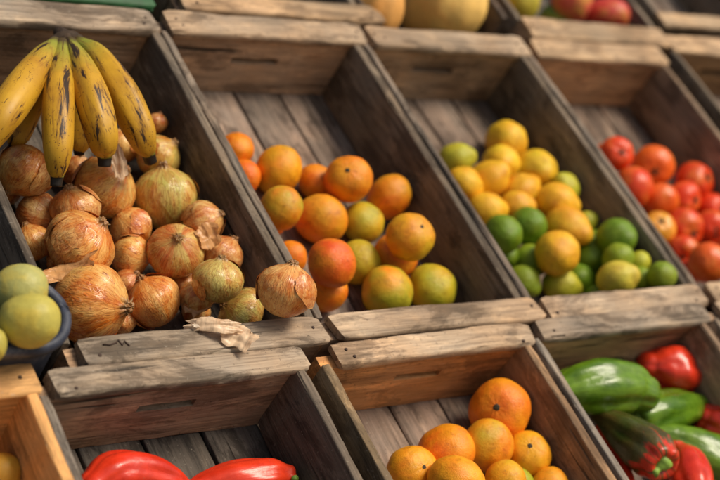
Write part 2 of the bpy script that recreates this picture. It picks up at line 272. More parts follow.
             [-0.4842, -0.7407, 0.4658])],
 'tub': [[0.8034, 0.8932, 0.0375], [0.7051, 0.8765, 0.0375], [0.8012, 0.9368, 0.0375]]}

sc = bpy.context.scene
col = sc.collection
rnd = random.Random(7)

# ---------------------------------------------------------------- object helpers
def link(name, me, mat=None, parent=None, color=None, label=None):
    o = bpy.data.objects.new(name, me); col.objects.link(o)
    if mat is not None:
        for m in (mat if isinstance(mat, (list, tuple)) else [mat]): o.data.materials.append(m)
    if parent is not None: o.parent = parent
    if color is not None: o.color = color
    if label: o['label'] = label
    return o
def thing(o, label, cat, group=None):
    o['label'] = label; o['category'] = cat
    if group: o['group'] = group
    return o
def empty(name, loc, rot=None, label=None, cat=None, group=None):
    o = bpy.data.objects.new(name, None); col.objects.link(o); o.empty_display_size = .05
    o.location = loc
    if rot is not None: o.rotation_mode = 'QUATERNION'; o.rotation_quaternion = rot
    if label: thing(o, label, cat, group)
    return o
def mesh_from(bm, name, smooth=True):
    me = bpy.data.meshes.new(name); bm.normal_update(); bm.to_mesh(me); bm.free()
    if smooth:
        for p in me.polygons: p.use_smooth = True
    return me
def n3(v, s=1.0, o=0.0):
    return noise.noise(Vector((v[0]*s+o, v[1]*s+o*1.7, v[2]*s-o*.6)))

# ---------------------------------------------------------------- node helpers
class NT:
    def __init__(s, name):
        s.m = bpy.data.materials.new(name); s.m.use_nodes = True
        s.t = s.m.node_tree; s.t.nodes.clear()
        s.out = s.t.nodes.new('ShaderNodeOutputMaterial')
        s.b = s.t.nodes.new('ShaderNodeBsdfPrincipled'); s.t.links.new(s.b.outputs[0], s.out.inputs[0])
        s.tc = s.t.nodes.new('ShaderNodeTexCoord'); s.oi = s.t.nodes.new('ShaderNodeObjectInfo')
    def L(s, a, b): s.t.links.new(a, b)
    def put(s, sock, v):
        if isinstance(v, (int, float, tuple, list)): sock.default_value = v
        else: s.L(v, sock)
    def math(s, op, a, b=0.0, c=None, clamp=False):
        n = s.t.nodes.new('ShaderNodeMath'); n.operation = op; n.use_clamp = clamp
        s.put(n.inputs[0], a); s.put(n.inputs[1], b)
        if c is not None: s.put(n.inputs[2], c)
        return n.outputs[0]
    def vmath(s, op, a, b=(0,0,0)):
        n = s.t.nodes.new('ShaderNodeVectorMath'); n.operation = op
        s.put(n.inputs[0], a)
        if op == 'SCALE': s.put(n.inputs['Scale'], b)
        else: s.put(n.inputs[1], b)
        return n.outputs[0]
    def mix(s, f, a, b, blend='MIX'):
        n = s.t.nodes.new('ShaderNodeMix'); n.data_type = 'RGBA'; n.blend_type = blend
        s.put(n.inputs[0], f)
        s.put(n.inputs[6], a if not isinstance(a, tuple) or len(a) == 4 else (*a, 1))
        s.put(n.inputs[7], b if not isinstance(b, tuple) or len(b) == 4 else (*b, 1))
        return n.outputs[2]
    def ramp(s, f, pts):
        n = s.t.nodes.new('ShaderNodeValToRGB'); e = n.color_ramp.elements
        while len(e) < len(pts): e.new(.5)
        for i, (p, c) in enumerate(pts):
            e[i].position = p; e[i].color = (c, c, c, 1) if isinstance(c, (int, float)) else (*c, 1)
        s.put(n.inputs[0], f); return n.outputs[0]
    def noise(s, v, scale, detail=4, rough=.55, dist=0.0):
        n = s.t.nodes.new('ShaderNodeTexNoise'); n.inputs['Scale'].default_value = scale
        n.inputs['Detail'].default_value = detail; n.inputs['Roughness'].default_value = rough; n.inputs['Distortion'].default_value = dist
        s.put(n.inputs['Vector'], v); return n.outputs[0]
    def vor(s, v, scale, feat='F1'):
        n = s.t.nodes.new('ShaderNodeTexVoronoi'); n.feature = feat; n.inputs['Scale'].default_value = scale
        s.put(n.inputs['Vector'], v); return n.outputs['Distance']
    def attr(s, name):
        n = s.t.nodes.new('ShaderNodeAttribute'); n.attribute_name = name; return n.outputs['Fac']
    def xyz(s, v):
        n = s.t.nodes.new('ShaderNodeSeparateXYZ'); s.put(n.inputs[0], v); return n.outputs
    def comb(s, x, y, z):
        n = s.t.nodes.new('ShaderNodeCombineXYZ'); s.put(n.inputs[0], x); s.put(n.inputs[1], y); s.put(n.inputs[2], z); return n.outputs[0]
    def bump(s, h, strength=.3, dist=.001, normal=None):
        n = s.t.nodes.new('ShaderNodeBump'); n.inputs['Strength'].default_value = strength; n.inputs['Distance'].default_value = dist
        s.put(n.inputs['Height'], h)
        if normal is not None: s.L(normal, n.inputs['Normal'])
        return n.outputs[0]
    def seed(s, k=31.0):
        c = s.comb(s.math('MULTIPLY', s.oi.outputs['Random'], k), s.math('MULTIPLY', s.oi.outputs['Random'], k*1.7), s.math('MULTIPLY', s.oi.outputs['Random'], k*.6))
        return s.vmath('ADD', s.tc.outputs['Object'], c)
    def fin(s, color, rough, normal=None, **kw):
        s.put(s.b.inputs['Base Color'], color if not isinstance(color, tuple) or len(color) == 4 else (*color, 1)); s.put(s.b.inputs['Roughness'], rough)
        if normal is not None: s.L(normal, s.b.inputs['Normal'])
        for k, v in kw.items(): s.put(s.b.inputs[k.replace('_', ' ')], v)
        return s.m

def wood(axis, name):
    """Old sawn wood, grain along the local x or y axis; the object's colour tints it, its alpha is how weathered it is."""
    n = NT(name); p = n.seed()
    def st(l, a):
        sc_ = (l, a, a) if axis == 'x' else (a, l, a)
        return n.vmath('MULTIPLY', p, sc_)
    grain = n.noise(st(2.2, 26), 1, 6, .6, .9)
    fibre = n.noise(st(9, 330), 1, 3, .6, .3)
    streak = n.noise(st(5, 95), 1, 5, .65, .6)
    blotch = n.noise(p, 9, 6, .62, .4)
    stain = n.noise(n.vmath('ADD', st(8, 24), (5.1, 2.2, 7.7)), 1, 7, .70, .5)
    speck = n.noise(p, 190, 3, .6)
    tint = n.oi.outputs['Color']; age = n.oi.outputs['Alpha']
    g = n.math('ADD', n.math('MULTIPLY', grain, .62), n.math('MULTIPLY', streak, .38))
    shade = n.ramp(g, [(.30, .38), (.46, .85), (.60, 1.12), (.75, 1.3)])
    c = n.mix(1, tint, shade, 'MULTIPLY')
    grey = n.mix(.0, (.30, .27, .235), (.30, .27, .235))
    grey = n.mix(1, grey, n.ramp(fibre, [(.25, .45), (.5, .95), (.75, 1.3)]), 'MULTIPLY')
    wmask = n.math('MULTIPLY', n.ramp(blotch, [(.36, 0), (.62, 1)]), n.math('MULTIPLY', age, .75))
    lum = n.math('ADD', n.math('MULTIPLY', n.xyz(tint)[0], 1.9), .16)
    grey = n.mix(1, grey, n.comb(lum, lum, lum), 'MULTIPLY')
    c = n.mix(wmask, c, grey)
    c = n.mix(1, c, n.ramp(fibre, [(.25, .62), (.5, 1.0), (.8, 1.2)]), 'MULTIPLY')
    warm = n.ramp(n.noise(n.vmath('ADD', p, (9.3, 4.2, 1.7)), 7, 4, .6), [(.35, (1.0, .99, .97)), (.65, (1.16, .95, .76))])
    c = n.mix(.5, c, warm, 'MULTIPLY')
    pale = n.ramp(n.noise(n.vmath('ADD', st(11, 34), (2.3, 8.1, 3.3)), 1, 6, .7, .4), [(.53, 0), (.66, .6)])
    c = n.mix(pale, c, n.mix(1, c, (1.75, 1.7, 1.6), 'MULTIPLY'))
    smask = n.ramp(stain, [(.50, 0), (.57, .8), (.75, 1.0)])
    smask = n.math('MULTIPLY', smask, n.math('ADD', n.math('MULTIPLY', age, .4), .5))
    c = n.mix(smask, c, n.mix(1, c, (.24, .215, .20), 'MULTIPLY'))
    big = n.noise(n.vmath('ADD', p, (12.1, 6.2, .7)), 4.5, 3, .5)
    c = n.mix(1, c, n.ramp(big, [(.3, .62), (.5, 1.0), (.7, 1.25)]), 'MULTIPLY')
    crack = n.ramp(n.noise(st(3.4, 75), 1, 2, .5, .5), [(.26, 1), (.315, 0)])
    c = n.mix(n.math('MULTIPLY', crack, .85), c, (.02, .015, .011))
    c = n.mix(n.ramp(speck, [(.62, 0), (.73, .6)]), c, (.03, .022, .016))
    c = n.mix(n.ramp(speck, [(.27, .35), (.36, 0)]), c, (.5, .44, .36))
    h = n.math('ADD', n.math('MULTIPLY', fibre, .5), n.math('MULTIPLY', streak, .8))
    h = n.math('SUBTRACT', h, n.math('MULTIPLY', crack, 1.6))
    h = n.math('ADD', h, n.math('MULTIPLY', speck, .25))
    return n.fin(c, n.math('ADD', .68, n.math('MULTIPLY', blotch, .25)), n.bump(h, .75, .0016), Specular_IOR_Level=.3)

def citrus():
    n = NT('citrus_peel'); p = n.seed(); o = n.tc.outputs['Object']
    base = n.oi.outputs['Color']; gr = n.oi.outputs['Alpha']
    z = n.xyz(o)[2]
    big = n.noise(p, 1.1, 3, .5, .3)
    mid = n.noise(p, 3.6, 5, .65)
    k = n.math('ADD', n.math('MULTIPLY', n.noise(p, .75, 2, .4), 1.25), n.math('MULTIPLY', mid, .16))
    green = n.math('MULTIPLY', n.ramp(n.math('ADD', k, n.math('MULTIPLY', gr, .22)), [(.66, 0), (1.0, 1)]), n.math('MULTIPLY', gr, 1.1), clamp=True)
    hs = n.t.nodes.new('ShaderNodeHueSaturation'); n.L(base, hs.inputs['Color'])
    n.put(hs.inputs['Hue'], n.math('ADD', .464, n.math('MULTIPLY', big, .072))); n.put(hs.inputs['Value'], n.math('ADD', .72, n.math('MULTIPLY', mid, .5)))
    c = n.mix(green, hs.outputs[0], (.36, .38, .02))
    bl = n.ramp(n.noise(n.vmath('ADD', p, (3, 8, 1)), 2.6, 6, .7, .6), [(.53, 0), (.68, .6)])
    c = n.mix(bl, c, n.mix(1, c, (.50, .38, .32), 'MULTIPLY'))
    spot = n.math('MULTIPLY', n.ramp(n.vor(p, 4.2), [(.05, 1), (.10, 0)]), n.ramp(n.noise(p, 2.1, 2), [(.46, 0), (.58, .9)]))
    c = n.mix(spot, c, (.035, .018, .008))
    pole = n.ramp(n.math('ADD', z, n.math('MULTIPLY', mid, .06)), [(1.0, 0), (1.04, .55)])
    c = n.mix(pole, c, (.09, .07, .02))
    pore = n.vor(o, 19)
    h = n.math('ADD', n.ramp(pore, [(.0, 0), (.45, 1)]), n.math('MULTIPLY', mid, 1.2))
    return n.fin(c, n.math('ADD', .36, n.math('MULTIPLY', mid, .2)), n.bump(h, .18, .03), Specular_IOR_Level=.42)

def smooth_fruit(name, patch, speckc, rough, pm=(.9, 1.15)):
    n = NT(name); p = n.seed()
    base = n.oi.outputs['Color']; gr = n.oi.outputs['Alpha']
    big = n.noise(p, 1.0, 4, .55, .5); mid = n.noise(p, 4, 5, .6)
    k = n.math('ADD', n.math('ADD', big, n.math('MULTIPLY', mid, .25)), n.math('MULTIPLY', gr, .35))
    c = n.mix(n.ramp(k, [(.68, 0), (1.0, .9)]), base, patch)
    c = n.mix(1, c, n.ramp(mid, [(.3, .88), (.7, 1.08)]), 'MULTIPLY')
    c = n.mix(n.ramp(n.noise(p, 26, 3, .6), [(.66, 0), (.74, .55)]), c, speckc)
    return n.fin(c, n.math('ADD', rough, n.math('MULTIPLY', mid, .16)), n.bump(mid, .12, .04), Specular_IOR_Level=.45)

def onion_mat(name='onion_skin', dry=False):
    n = NT(name); p = n.seed(); o = n.tc.outputs['Object']
    base = n.oi.outputs['Color']; gr = n.oi.outputs['Alpha']
    xy = n.xyz(o)
    rxy = n.math('ADD', n.math('SQRT', n.math('ADD', n.math('MULTIPLY', xy[0], xy[0]), n.math('MULTIPLY', xy[1], xy[1]))), .02)
    off = n.math('MULTIPLY', n.oi.outputs['Random'], 40)
    wob = n.math('MULTIPLY', n.math('SUBTRACT', n.noise(p, 1.4, 2), .5), .28)
    dx = n.math('ADD', n.math('ADD', n.math('DIVIDE', xy[0], rxy), off), wob)
    dy = n.math('ADD', n.math('ADD', n.math('DIVIDE', xy[1], rxy), off), wob)
    mer = n.comb(dx, dy, n.math('MULTIPLY', xy[2], .22))
    s1 = n.noise(mer, 2.6, 3, .6); s2 = n.noise(mer, 9, 2, .55); s3 = n.noise(mer, 26, 2, .6)
    big = n.noise(p, 1.1, 3, .55, .4); mid = n.noise(p, 4.5, 4, .6, .3)
    deep = n.mix(1, base, (.88, .60, .42), 'MULTIPLY'); light = n.mix(.5, base, (.95, .66, .26))
    c = n.mix(n.ramp(n.math('ADD', n.math('MULTIPLY', s1, .6), n.math('MULTIPLY', big, .45)), [(.42, 0), (.62, 1)]), deep, light)
    gm = n.math('MULTIPLY', n.ramp(n.math('ADD', n.math('MULTIPLY', s1, .6), n.math('MULTIPLY', big, .5)), [(.45, 0), (.62, .9)]), gr, clamp=True)
    c = n.mix(gm, c, (.42, .44, .07))
    lay = n.ramp(n.noise(n.vmath('ADD', p, (4, 1, 9)), 1.25, 3, .5, .9), [(.50, 0), (.52, 1)])
    c = n.mix(n.math('MULTIPLY', lay, .6), c, n.mix(1, c, (.80, .54, .36), 'MULTIPLY'))
    vein = n.ramp(n.math('ABSOLUTE', n.math('SUBTRACT', s2, .5)), [(.0, .85), (.04, 0)])
    c = n.mix(n.math('MULTIPLY', vein, n.ramp(mid, [(.35, .3), (.6, 1)])), c, n.mix(1, c, (.50, .20, .13), 'MULTIPLY'))
    c = n.mix(n.ramp(s3, [(.36, .5), (.48, 0)]), c, n.mix(1, c, (.55, .34, .22), 'MULTIPLY'))
    c = n.mix(n.ramp(s3, [(.56, 0), (.68, .22)]), c, (.92, .66, .34))
    zz = xy[2]
    ends = n.ramp(n.math('ADD', n.math('ABSOLUTE', zz), n.math('MULTIPLY', n.math('SUBTRACT', mid, .5), .2)), [(.90, 0), (1.02, .85)])
    c = n.mix(ends, c, (.26, .13, .05))
    c = n.mix(n.ramp(mid, [(.64, 0), (.72, .6)]), c, n.mix(1, c, (.35, .2, .13), 'MULTIPLY'))
    h = n.math('ADD', n.math('MULTIPLY', s3, .7), n.math('ADD', n.math('MULTIPLY', s2, .8), n.math('MULTIPLY', lay, .5)))
    return n.fin(c, n.math('ADD', .12, n.math('MULTIPLY', mid, .26)), n.bump(h, .20, .02), Specular_IOR_Level=.48)

def peel_mat():
    n = NT('dry_peel'); p = n.seed()
    base = n.oi.outputs['Color']
    v = n.noise(n.vmath('MULTIPLY', p, (9, 1.0, 9)), 30, 4, .6, .3); b = n.noise(p, 60, 4, .6)
    c = n.mix(1, base, n.ramp(v, [(.3, .68), (.5, 1.0), (.7, 1.15)]), 'MULTIPLY')
    c = n.mix(n.ramp(b, [(.5, 0), (.68, .45)]), c, n.mix(1, c, (.62, .42, .28), 'MULTIPLY'))
    m = n.fin(c, .32, n.bump(v, .22, .0015), Specular_IOR_Level=.4)
    tr = n.t.nodes.new('ShaderNodeBsdfTranslucent'); n.L(c, tr.inputs[0])
    mx = n.t.nodes.new('ShaderNodeMixShader'); mx.inputs[0].default_value = .22
    n.L(n.b.outputs[0], mx.inputs[1]); n.L(tr.outputs[0], mx.inputs[2]); n.L(mx.outputs[0], n.out.inputs[0])
    return m

def banana_mat():
    n = NT('banana_skin'); p = n.seed(17); t = n.attr('t'); ca = n.attr('ca'); sa = n.attr('sa')
    off = n.math('MULTIPLY', n.oi.outputs['Random'], 53)
    q = n.comb(n.math('ADD', ca, off), n.math('ADD', sa, off), n.math('MULTIPLY', t, 3.2))
    mid = n.noise(p, 55, 4, .6); big = n.noise(p, 16, 4, .6)
    c = n.mix(n.ramp(big, [(.35, 0), (.65, 1)]), (.45, .225, .012), (.62, .345, .020))
    c = n.mix(n.ramp(n.math('ADD', t, n.math('MULTIPLY', n.math('SUBTRACT', mid, .5), .12)), [(.08, .95), (.26, 0), (.70, 0), (.82, .9)]), c, (.27, .29, .03))
    edge = n.ramp(n.noise(n.comb(n.math('ADD', ca, off), n.math('ADD', sa, off), n.math('MULTIPLY', t, .5)), 3.2, 4, .6), [(.56, 0), (.70, .3)])
    c = n.mix(edge, c, (.24, .10, .012))
    br = n.noise(q, 1.5, 6, .66, .5)
    c = n.mix(n.ramp(br, [(.52, 0), (.60, .7)]), c, (.20, .075, .012))
    c = n.mix(n.ramp(br, [(.575, 0), (.612, .95)]), c, (.022, .011, .006))
    f2 = n.noise(q, 6.5, 4, .7, .4)
    c = n.mix(n.ramp(f2, [(.62, 0), (.68, .9)]), c, (.05, .02, .008))
    fr = n.ramp(n.vor(p, 210), [(.12, 1), (.24, 0)]); fr = n.math('MULTIPLY', fr, n.ramp(n.noise(p, 42, 2), [(.42, 0), (.56, .85)]))
    c = n.mix(fr, c, (.12, .045, .01))
    tj = n.math('ADD', t, n.math('MULTIPLY', n.math('SUBTRACT', mid, .5), .03))
    c = n.mix(n.ramp(tj, [(.845, 0), (.865, 1)]), c, (.016, .011, .008))
    c = n.mix(n.ramp(tj, [(.012, .9), (.06, 0)]), c, (.06, .03, .012))
    return n.fin(c, n.math('ADD', .38, n.math('MULTIPLY', mid, .22)), n.bump(n.math('ADD', mid, n.math('MULTIPLY', br, -.8)), .2, .0015), Specular_IOR_Level=.4)

def pepper_mat(name, a, b, mixed=None, bs=.28):
    n = NT(name); p = n.seed(13); t = n.attr('t'); ca = n.attr('ca'); sa = n.attr('sa')
    big = n.noise(p, 12, 4, .6, .3); mid = n.noise(p, 48, 4, .6); fine = n.noise(p, 260, 2, .5)
    q = n.comb(ca, sa, n.math('MULTIPLY', t, 1.1))
    st = n.noise(q, 2.6, 4, .6, .4)
    c = n.mix(n.ramp(n.math('ADD', n.math('MULTIPLY', big, .5), n.math('MULTIPLY', st, .5)), [(.38, 0), (.62, 1)]), a, b)
    if mixed:
        k = n.math('ADD', t, n.math('MULTIPLY', n.math('SUBTRACT', st, .5), 1.5))
        c = n.mix(n.ramp(k, [(.02, 1), (.20, 0)]), c, mixed)
    c = n.mix(1, c, n.ramp(mid, [(.3, .8), (.7, 1.15)]), 'MULTIPLY')
    c = n.mix(n.ramp(n.noise(p, 90, 3, .6), [(.68, 0), (.75, .5)]), c, n.mix(.5, c, (.25, .2, .12)))
    h = n.math('ADD', n.math('ADD', big, n.math('MULTIPLY', mid, .35)), n.math('ADD', n.math('MULTIPLY', st, .9), n.math('MULTIPLY', fine, .02)))
    return n.fin(c, n.math('ADD', .16, n.math('MULTIPLY', mid, .22)), n.bump(h, bs, .008), Specular_IOR_Level=.5)

def plain(name, rgb, rough=.6, var=.35, scale=30, spec=.4):
    n = NT(name); p = n.seed()
    b = n.noise(p, scale, 5, .6)
    c = n.mix(1, rgb, n.ramp(b, [(.3, 1-var), (.7, 1+var)]), 'MULTIPLY')
    return n.fin(c, rough, n.bump(b, .25, .002), Specular_IOR_Level=spec)

def tub_mat():
    n = NT('worn_blue_paint'); p = n.seed()
    b = n.noise(p, 26, 6, .65, .6); f = n.noise(p, 120, 4, .6)
    c = n.mix(n.ramp(b, [(.4, 0), (.6, 1)]), (.024, .030, .052), (.052, .060, .088))
    k = n.math('ADD', n.math('MULTIPLY', f, .5), n.math('MULTIPLY', b, .5))
    c = n.mix(n.ramp(k, [(.54, 0), (.66, .6)]), c, (.20, .19, .19))
    return n.fin(c, .55, n.bump(k, .4, .002))

M_WX = wood('x', 'weathered_wood_lengthwise'); M_WY = wood('y', 'weathered_wood_crosswise')
M_CIT = citrus()
M_TOM = smooth_fruit('tomato_skin', (.74, .24, .03), (.66, .14, .04), .27)
M_MAN = smooth_fruit('mango_skin', (.62, .44, .05), (.20, .12, .03), .42)
M_SQU = smooth_fruit('squash_skin', (.72, .28, .05), (.45, .25, .08), .45)
M_ONI = onion_mat(); M_PEEL = peel_mat(); M_BAN = banana_mat()
M_PEP = {'red': pepper_mat('red_pepper_skin', (.62, .028, .010), (.76, .05, .014), bs=.12),
         'green': pepper_mat('green_pepper_skin', (.055, .135, .006), (.17, .30, .014)),
         'dark': pepper_mat('dark_pepper_skin', (.07, .018, .012), (.035, .05, .013)),
         'mixed': pepper_mat('turning_pepper_skin', (.055, .075, .012), (.10, .062, .014), (.66, .04, .012))}
M_STEM = plain('green_stem', (.22, .36, .05), .55); M_DSTEM = plain('dry_stem', (.055, .04, .02), .8)
M_CROWN = plain('banana_crown_skin', (.045, .026, .014), .8, .5, 90)
M_NAIL = plain('rusty_iron', (.045, .022, .014), .7, .4, 300)
M_TUB = tub_mat(); M_ROOT = plain('dry_roots', (.35, .24, .12), .9)
M_GREEN = plain('green_paint', (.018, .085, .026), .6, .35, 40)
M_GROUND = plain('concrete', (.20, .19, .175), .9, .25, 3)

# ---------------------------------------------------------------- crates
def plank_bm(bm, x0, x1, y0, y1, z0, z1, axis, seed, jit=.0012, segs=26, r=.0022, wane=.0):
    """A sawn plank: a rounded box drawn out along one axis, its edges uneven and chipped along the length."""
    L0, L1 = (x0, x1) if axis == 'x' else (y0, y1)
    A0, A1 = (y0, y1) if axis == 'x' else (x0, x1)
    q = min(r, (A1-A0)*.3, (z1-z0)*.3)
    ring = []
    for (a, z, ca, cz) in ((A0, z0, 1, 1), (A1, z0, -1, 1), (A1, z1, -1, -1), (A0, z1, 1, -1)):
        pts = [(a, z+cz*q), (a+ca*q*.3, z+cz*q*.3), (a+ca*q, z)]
        if (ca, cz) in ((-1, 1), (1, -1)): pts.reverse()
        ring += pts
    rows = []
    n = len(ring)
    for i in range(segs+1):
        f = i/segs; l = L0+(L1-L0)*f
        row = []
        inset = .0015 if i in (0, segs) else 0
        for k, (a, z) in enumerate(ring):
            c = k//3
            ch = noise.noise(Vector((l*38, c*7.3+seed, seed*1.3)))
            ch2 = noise.noise(Vector((l*9, c*3.1-seed, seed)))
            bite = max(0, noise.noise(Vector((l*60, c*11.7+seed*2, 3)))-.28)*.012 if k % 3 == 1 else 0
            da = (ch*.6+ch2)*jit; dz = (ch2*.7-ch*.5)*jit
            ca = 1 if a < (A0+A1)/2 else -1; cz = 1 if z < (z0+z1)/2 else -1
            aa = a+da+ca*(bite+inset); zz = z+dz+cz*(bite*.6+inset)
            ll = l
            e = min(l-L0, L1-l)
            if wane and e < .02:
                s = 1 if l-L0 < L1-l else -1
                side = (a-(A0+A1)/2)/((A1-A0)/2)
                wv = wane*(.5+abs(noise.noise(Vector((seed*3, s*2.2, 1 if side > 0 else 7))))*1.6)
                ll += s*wv*abs(side)**3*(1-e/.02)
            if i in (0, segs): ll += noise.noise(Vector((c*1.9+seed, f*5, seed)))*jit*2.2
            row.append(bm.verts.new((ll, aa, zz) if axis == 'x' else (aa, ll, zz)))
        rows.append(row)
    flip = axis == 'y'
    for i in range(segs):
        for k in range(n):
            f = [rows[i][k], rows[i][(k+1) % n], rows[i+1][(k+1) % n], rows[i+1][k]]
            bm.faces.new(f if flip else f[::-1])
    for row, rev in ((rows[0], not flip), (rows[-1], flip)):
        bm.faces.new(row[::-1] if not rev else row)
def plank(name, *a, mat, parent, color, nails=(), **k):
    bm = bmesh.new(); plank_bm(bm, *a, **k)
    bmesh.ops.recalc_face_normals(bm, faces=bm.faces)
    nf = len(bm.faces)
    for (x, y, z) in nails:
        m = Matrix.Translation((x, y, z+.0006))
        bmesh.ops.create_cone(bm, cap_ends=True, segments=9, radius1=.0026, radius2=.0020, depth=.0016, matrix=m)
    bm.faces.ensure_lookup_table()
    for f in bm.faces[nf:]: f.material_index = 1
    me = mesh_from(bm, name)
    try: me.set_sharp_from_angle(angle=math.radians(50))
    except Exception: pass
    return link(name, me, [mat, M_NAIL] if nails else mat, parent, color)

def end_board(parent, x0, x1, y0, y1, z0, z1, color, seed, slot=True):
    """A board across the end of a crate with a hand slot cut through it."""
    nx, nz = 40, 12
    bm = bmesh.new()
    cx = (x0+x1)/2 + noise.noise(Vector((seed, 0, 0)))*.02
    hx = .036+.02*abs(noise.noise(Vector((seed*2.3, 4, 1))))*2; dz = .012*noise.noise(Vector((seed*1.7, 2, 9))); zs0, zs1 = z1-.047+dz, z1-.034+dz*.6
    xs = [x0+(x1-x0)*i/nx for i in range(nx+1)]; zs = [z0+(z1-z0)*i/nz for i in range(nz+1)]
    for v in (cx-hx, cx+hx): k = min(range(1, nx), key=lambda i: abs(xs[i]-v)); xs[k] = v
    for v in (zs0, zs1): k = min(range(1, nz), key=lambda i: abs(zs[i]-v)); zs[k] = v
    def hole(i, k): return slot and cx-hx-1e-6 <= xs[i] and xs[i+1] <= cx+hx+1e-6 and zs0-1e-6 <= zs[k] and zs[k+1] <= zs1+1e-6
    V = {}
    def vert(i, k, s):
        if (i, k, s) not in V:
            x, z = xs[i], zs[k]
            j = noise.noise(Vector((x*26, z*60, seed+s*9)))*.0011
            y = (y0 if s == 0 else y1)+j
            z += noise.noise(Vector((x*30, seed, z*20)))*.0012
            V[(i, k, s)] = bm.verts.new((x, y, z))
        return V[(i, k, s)]
    full = lambda i, k: 0 <= i < nx and 0 <= k < nz and not hole(i, k)
    for i in range(nx):
        for k in range(nz):
            if not full(i, k): continue
            for s in (0, 1):
                f = [vert(i, k, s), vert(i+1, k, s), vert(i+1, k+1, s), vert(i, k+1, s)]
                bm.faces.new(f if s == 0 else f[::-1])
            for (di, dk, a, b) in ((-1, 0, (i, k), (i, k+1)), (1, 0, (i+1, k), (i+1, k+1)), (0, -1, (i, k), (i+1, k)), (0, 1, (i, k+1), (i+1, k+1))):
                if not full(i+di, k+dk):
                    bm.faces.new([vert(*a, 0), vert(*b, 0), vert(*b, 1), vert(*a, 1)])
    bmesh.ops.recalc_face_normals(bm, faces=bm.faces)
    me = mesh_from(bm, 'end_board')
    try: me.set_sharp_from_angle(angle=math.radians(45))
    except Exception: pass
    return link('end_board', me, M_WX, parent, color)

def crate(label, u0, u1, v0, v1, tones, rail_u=None, seed=1, front=True, back=True, group='wooden fruit crates on the stall', slats=4, w=0.0, rot=0.0, fr_d=.042, bk_d=.050, lip=.006):
    """Outer size in metres in the stall's frame.  tones: rail, end, side, floor tints (r,g,b,age)."""
    cu, cv = (u0+u1)/2, (v0+v1)/2
    q = (RT @ Matrix.Rotation(rot, 3, 'Z')).to_quaternion()
    e = empty('wooden_crate', W((cu, cv, FLOOR+w)), q, label, 'crate', group)
    rl, en, sd, fl = tones
    x0, x1, y0, y1 = u0-cu, u1-cu, v0-cv, v1-cv
    D = -FLOOR
    T = .017
    r0, r1 = (rail_u[0]-cu+.002, rail_u[1]-cu-.003) if rail_u else (x0-.002, x1+.004)
    for k, (on, a, b, dep) in enumerate(((front, y0, y0+fr_d, fr_d), (back, y1-bk_d, y1, bk_d))):
        if k == 0: ya, yb = a+.008, b-lip
        else: ya, yb = a+lip, b-.012
        eb = end_board(e, x0+.006, x1-.001, ya, yb, .001, (D if on else D*.72)-.0155, en, seed+k*3.3, slot=int(seed*10) not in (47, 83, 10))
        if on:
            nl = [(r0+.02, (a+b)/2+.004, D), (r0+.026, (a+b)/2-.01, D), (r1-.022, (a+b)/2+.002, D), (r1-.03, (a+b)/2-.012, D)]
            nl = [q for j, q in enumerate(nl) if noise.noise(Vector((seed*5+j*3.3, k*2.7, 1.5))) > -.05]
            nl = [(q[0]+.01*noise.noise(Vector((seed+j, 1, 2))), q[1]+.008*noise.noise(Vector((seed+j, 5, 2))), q[2]) for j, q in enumerate(nl)]
            plank('rail', r0, r1, a, b, D-.0150, D, 'x', seed+k*7+.5, mat=M_WX, parent=eb, color=rl, jit=.0026, r=.004, nails=nl, wane=.010)
    for k, (a, b) in enumerate(((x0, x0+T*.75), (x1-T*.85, x1))):
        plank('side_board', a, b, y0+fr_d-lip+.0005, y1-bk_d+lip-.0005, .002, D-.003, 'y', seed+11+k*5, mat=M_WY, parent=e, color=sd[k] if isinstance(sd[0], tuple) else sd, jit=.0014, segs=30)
    wd = (x1-x0-.012)/slats
    for k in range(slats):
        a = x0+.006+k*wd
        c = tuple(fl[j]*(1+.22*noise.noise(Vector((seed*3.1, k*2.7, j*.01)))) for j in range(3))+(fl[3],)
        plank('floor_slat', a+.0025, a+wd-.0025, y0+.012, y1-.014, -.011, .0, 'y', seed+21+k*2.3, mat=M_WY, parent=e, color=c, jit=.0016, segs=24)
    return e

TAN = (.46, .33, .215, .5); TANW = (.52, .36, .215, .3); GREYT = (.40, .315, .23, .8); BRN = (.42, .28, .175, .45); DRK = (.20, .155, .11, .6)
FLR = (.27, .20, .16, .65); FLD = (.135, .118, .102, .9); ORW = (.62, .31, .115, .15); PINE = (.64, .36, .14, .05)
def U(a, b, c, d): return a*S, b*S, c*S, d*S
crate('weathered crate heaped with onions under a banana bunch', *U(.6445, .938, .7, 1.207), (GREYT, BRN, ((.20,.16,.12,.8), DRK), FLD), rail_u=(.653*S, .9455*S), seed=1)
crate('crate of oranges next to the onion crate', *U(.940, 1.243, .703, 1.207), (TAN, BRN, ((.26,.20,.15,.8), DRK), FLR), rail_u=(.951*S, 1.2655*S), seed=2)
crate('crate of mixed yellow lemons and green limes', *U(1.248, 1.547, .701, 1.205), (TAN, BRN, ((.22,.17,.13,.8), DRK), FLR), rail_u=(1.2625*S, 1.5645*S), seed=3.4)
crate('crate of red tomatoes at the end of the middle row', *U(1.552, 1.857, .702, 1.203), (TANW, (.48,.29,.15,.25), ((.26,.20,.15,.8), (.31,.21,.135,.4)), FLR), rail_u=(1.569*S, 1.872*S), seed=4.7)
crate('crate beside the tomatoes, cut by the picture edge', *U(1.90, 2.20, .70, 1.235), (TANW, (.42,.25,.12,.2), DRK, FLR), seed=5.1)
crate('front crate holding long red peppers', *U(.602, .893, .19, .700), (GREYT, BRN, ((.26,.21,.17,.8), (.15,.12,.092,.6)), FLD), rail_u=(.6135*S, .9055*S), seed=6.2, bk_d=.038)
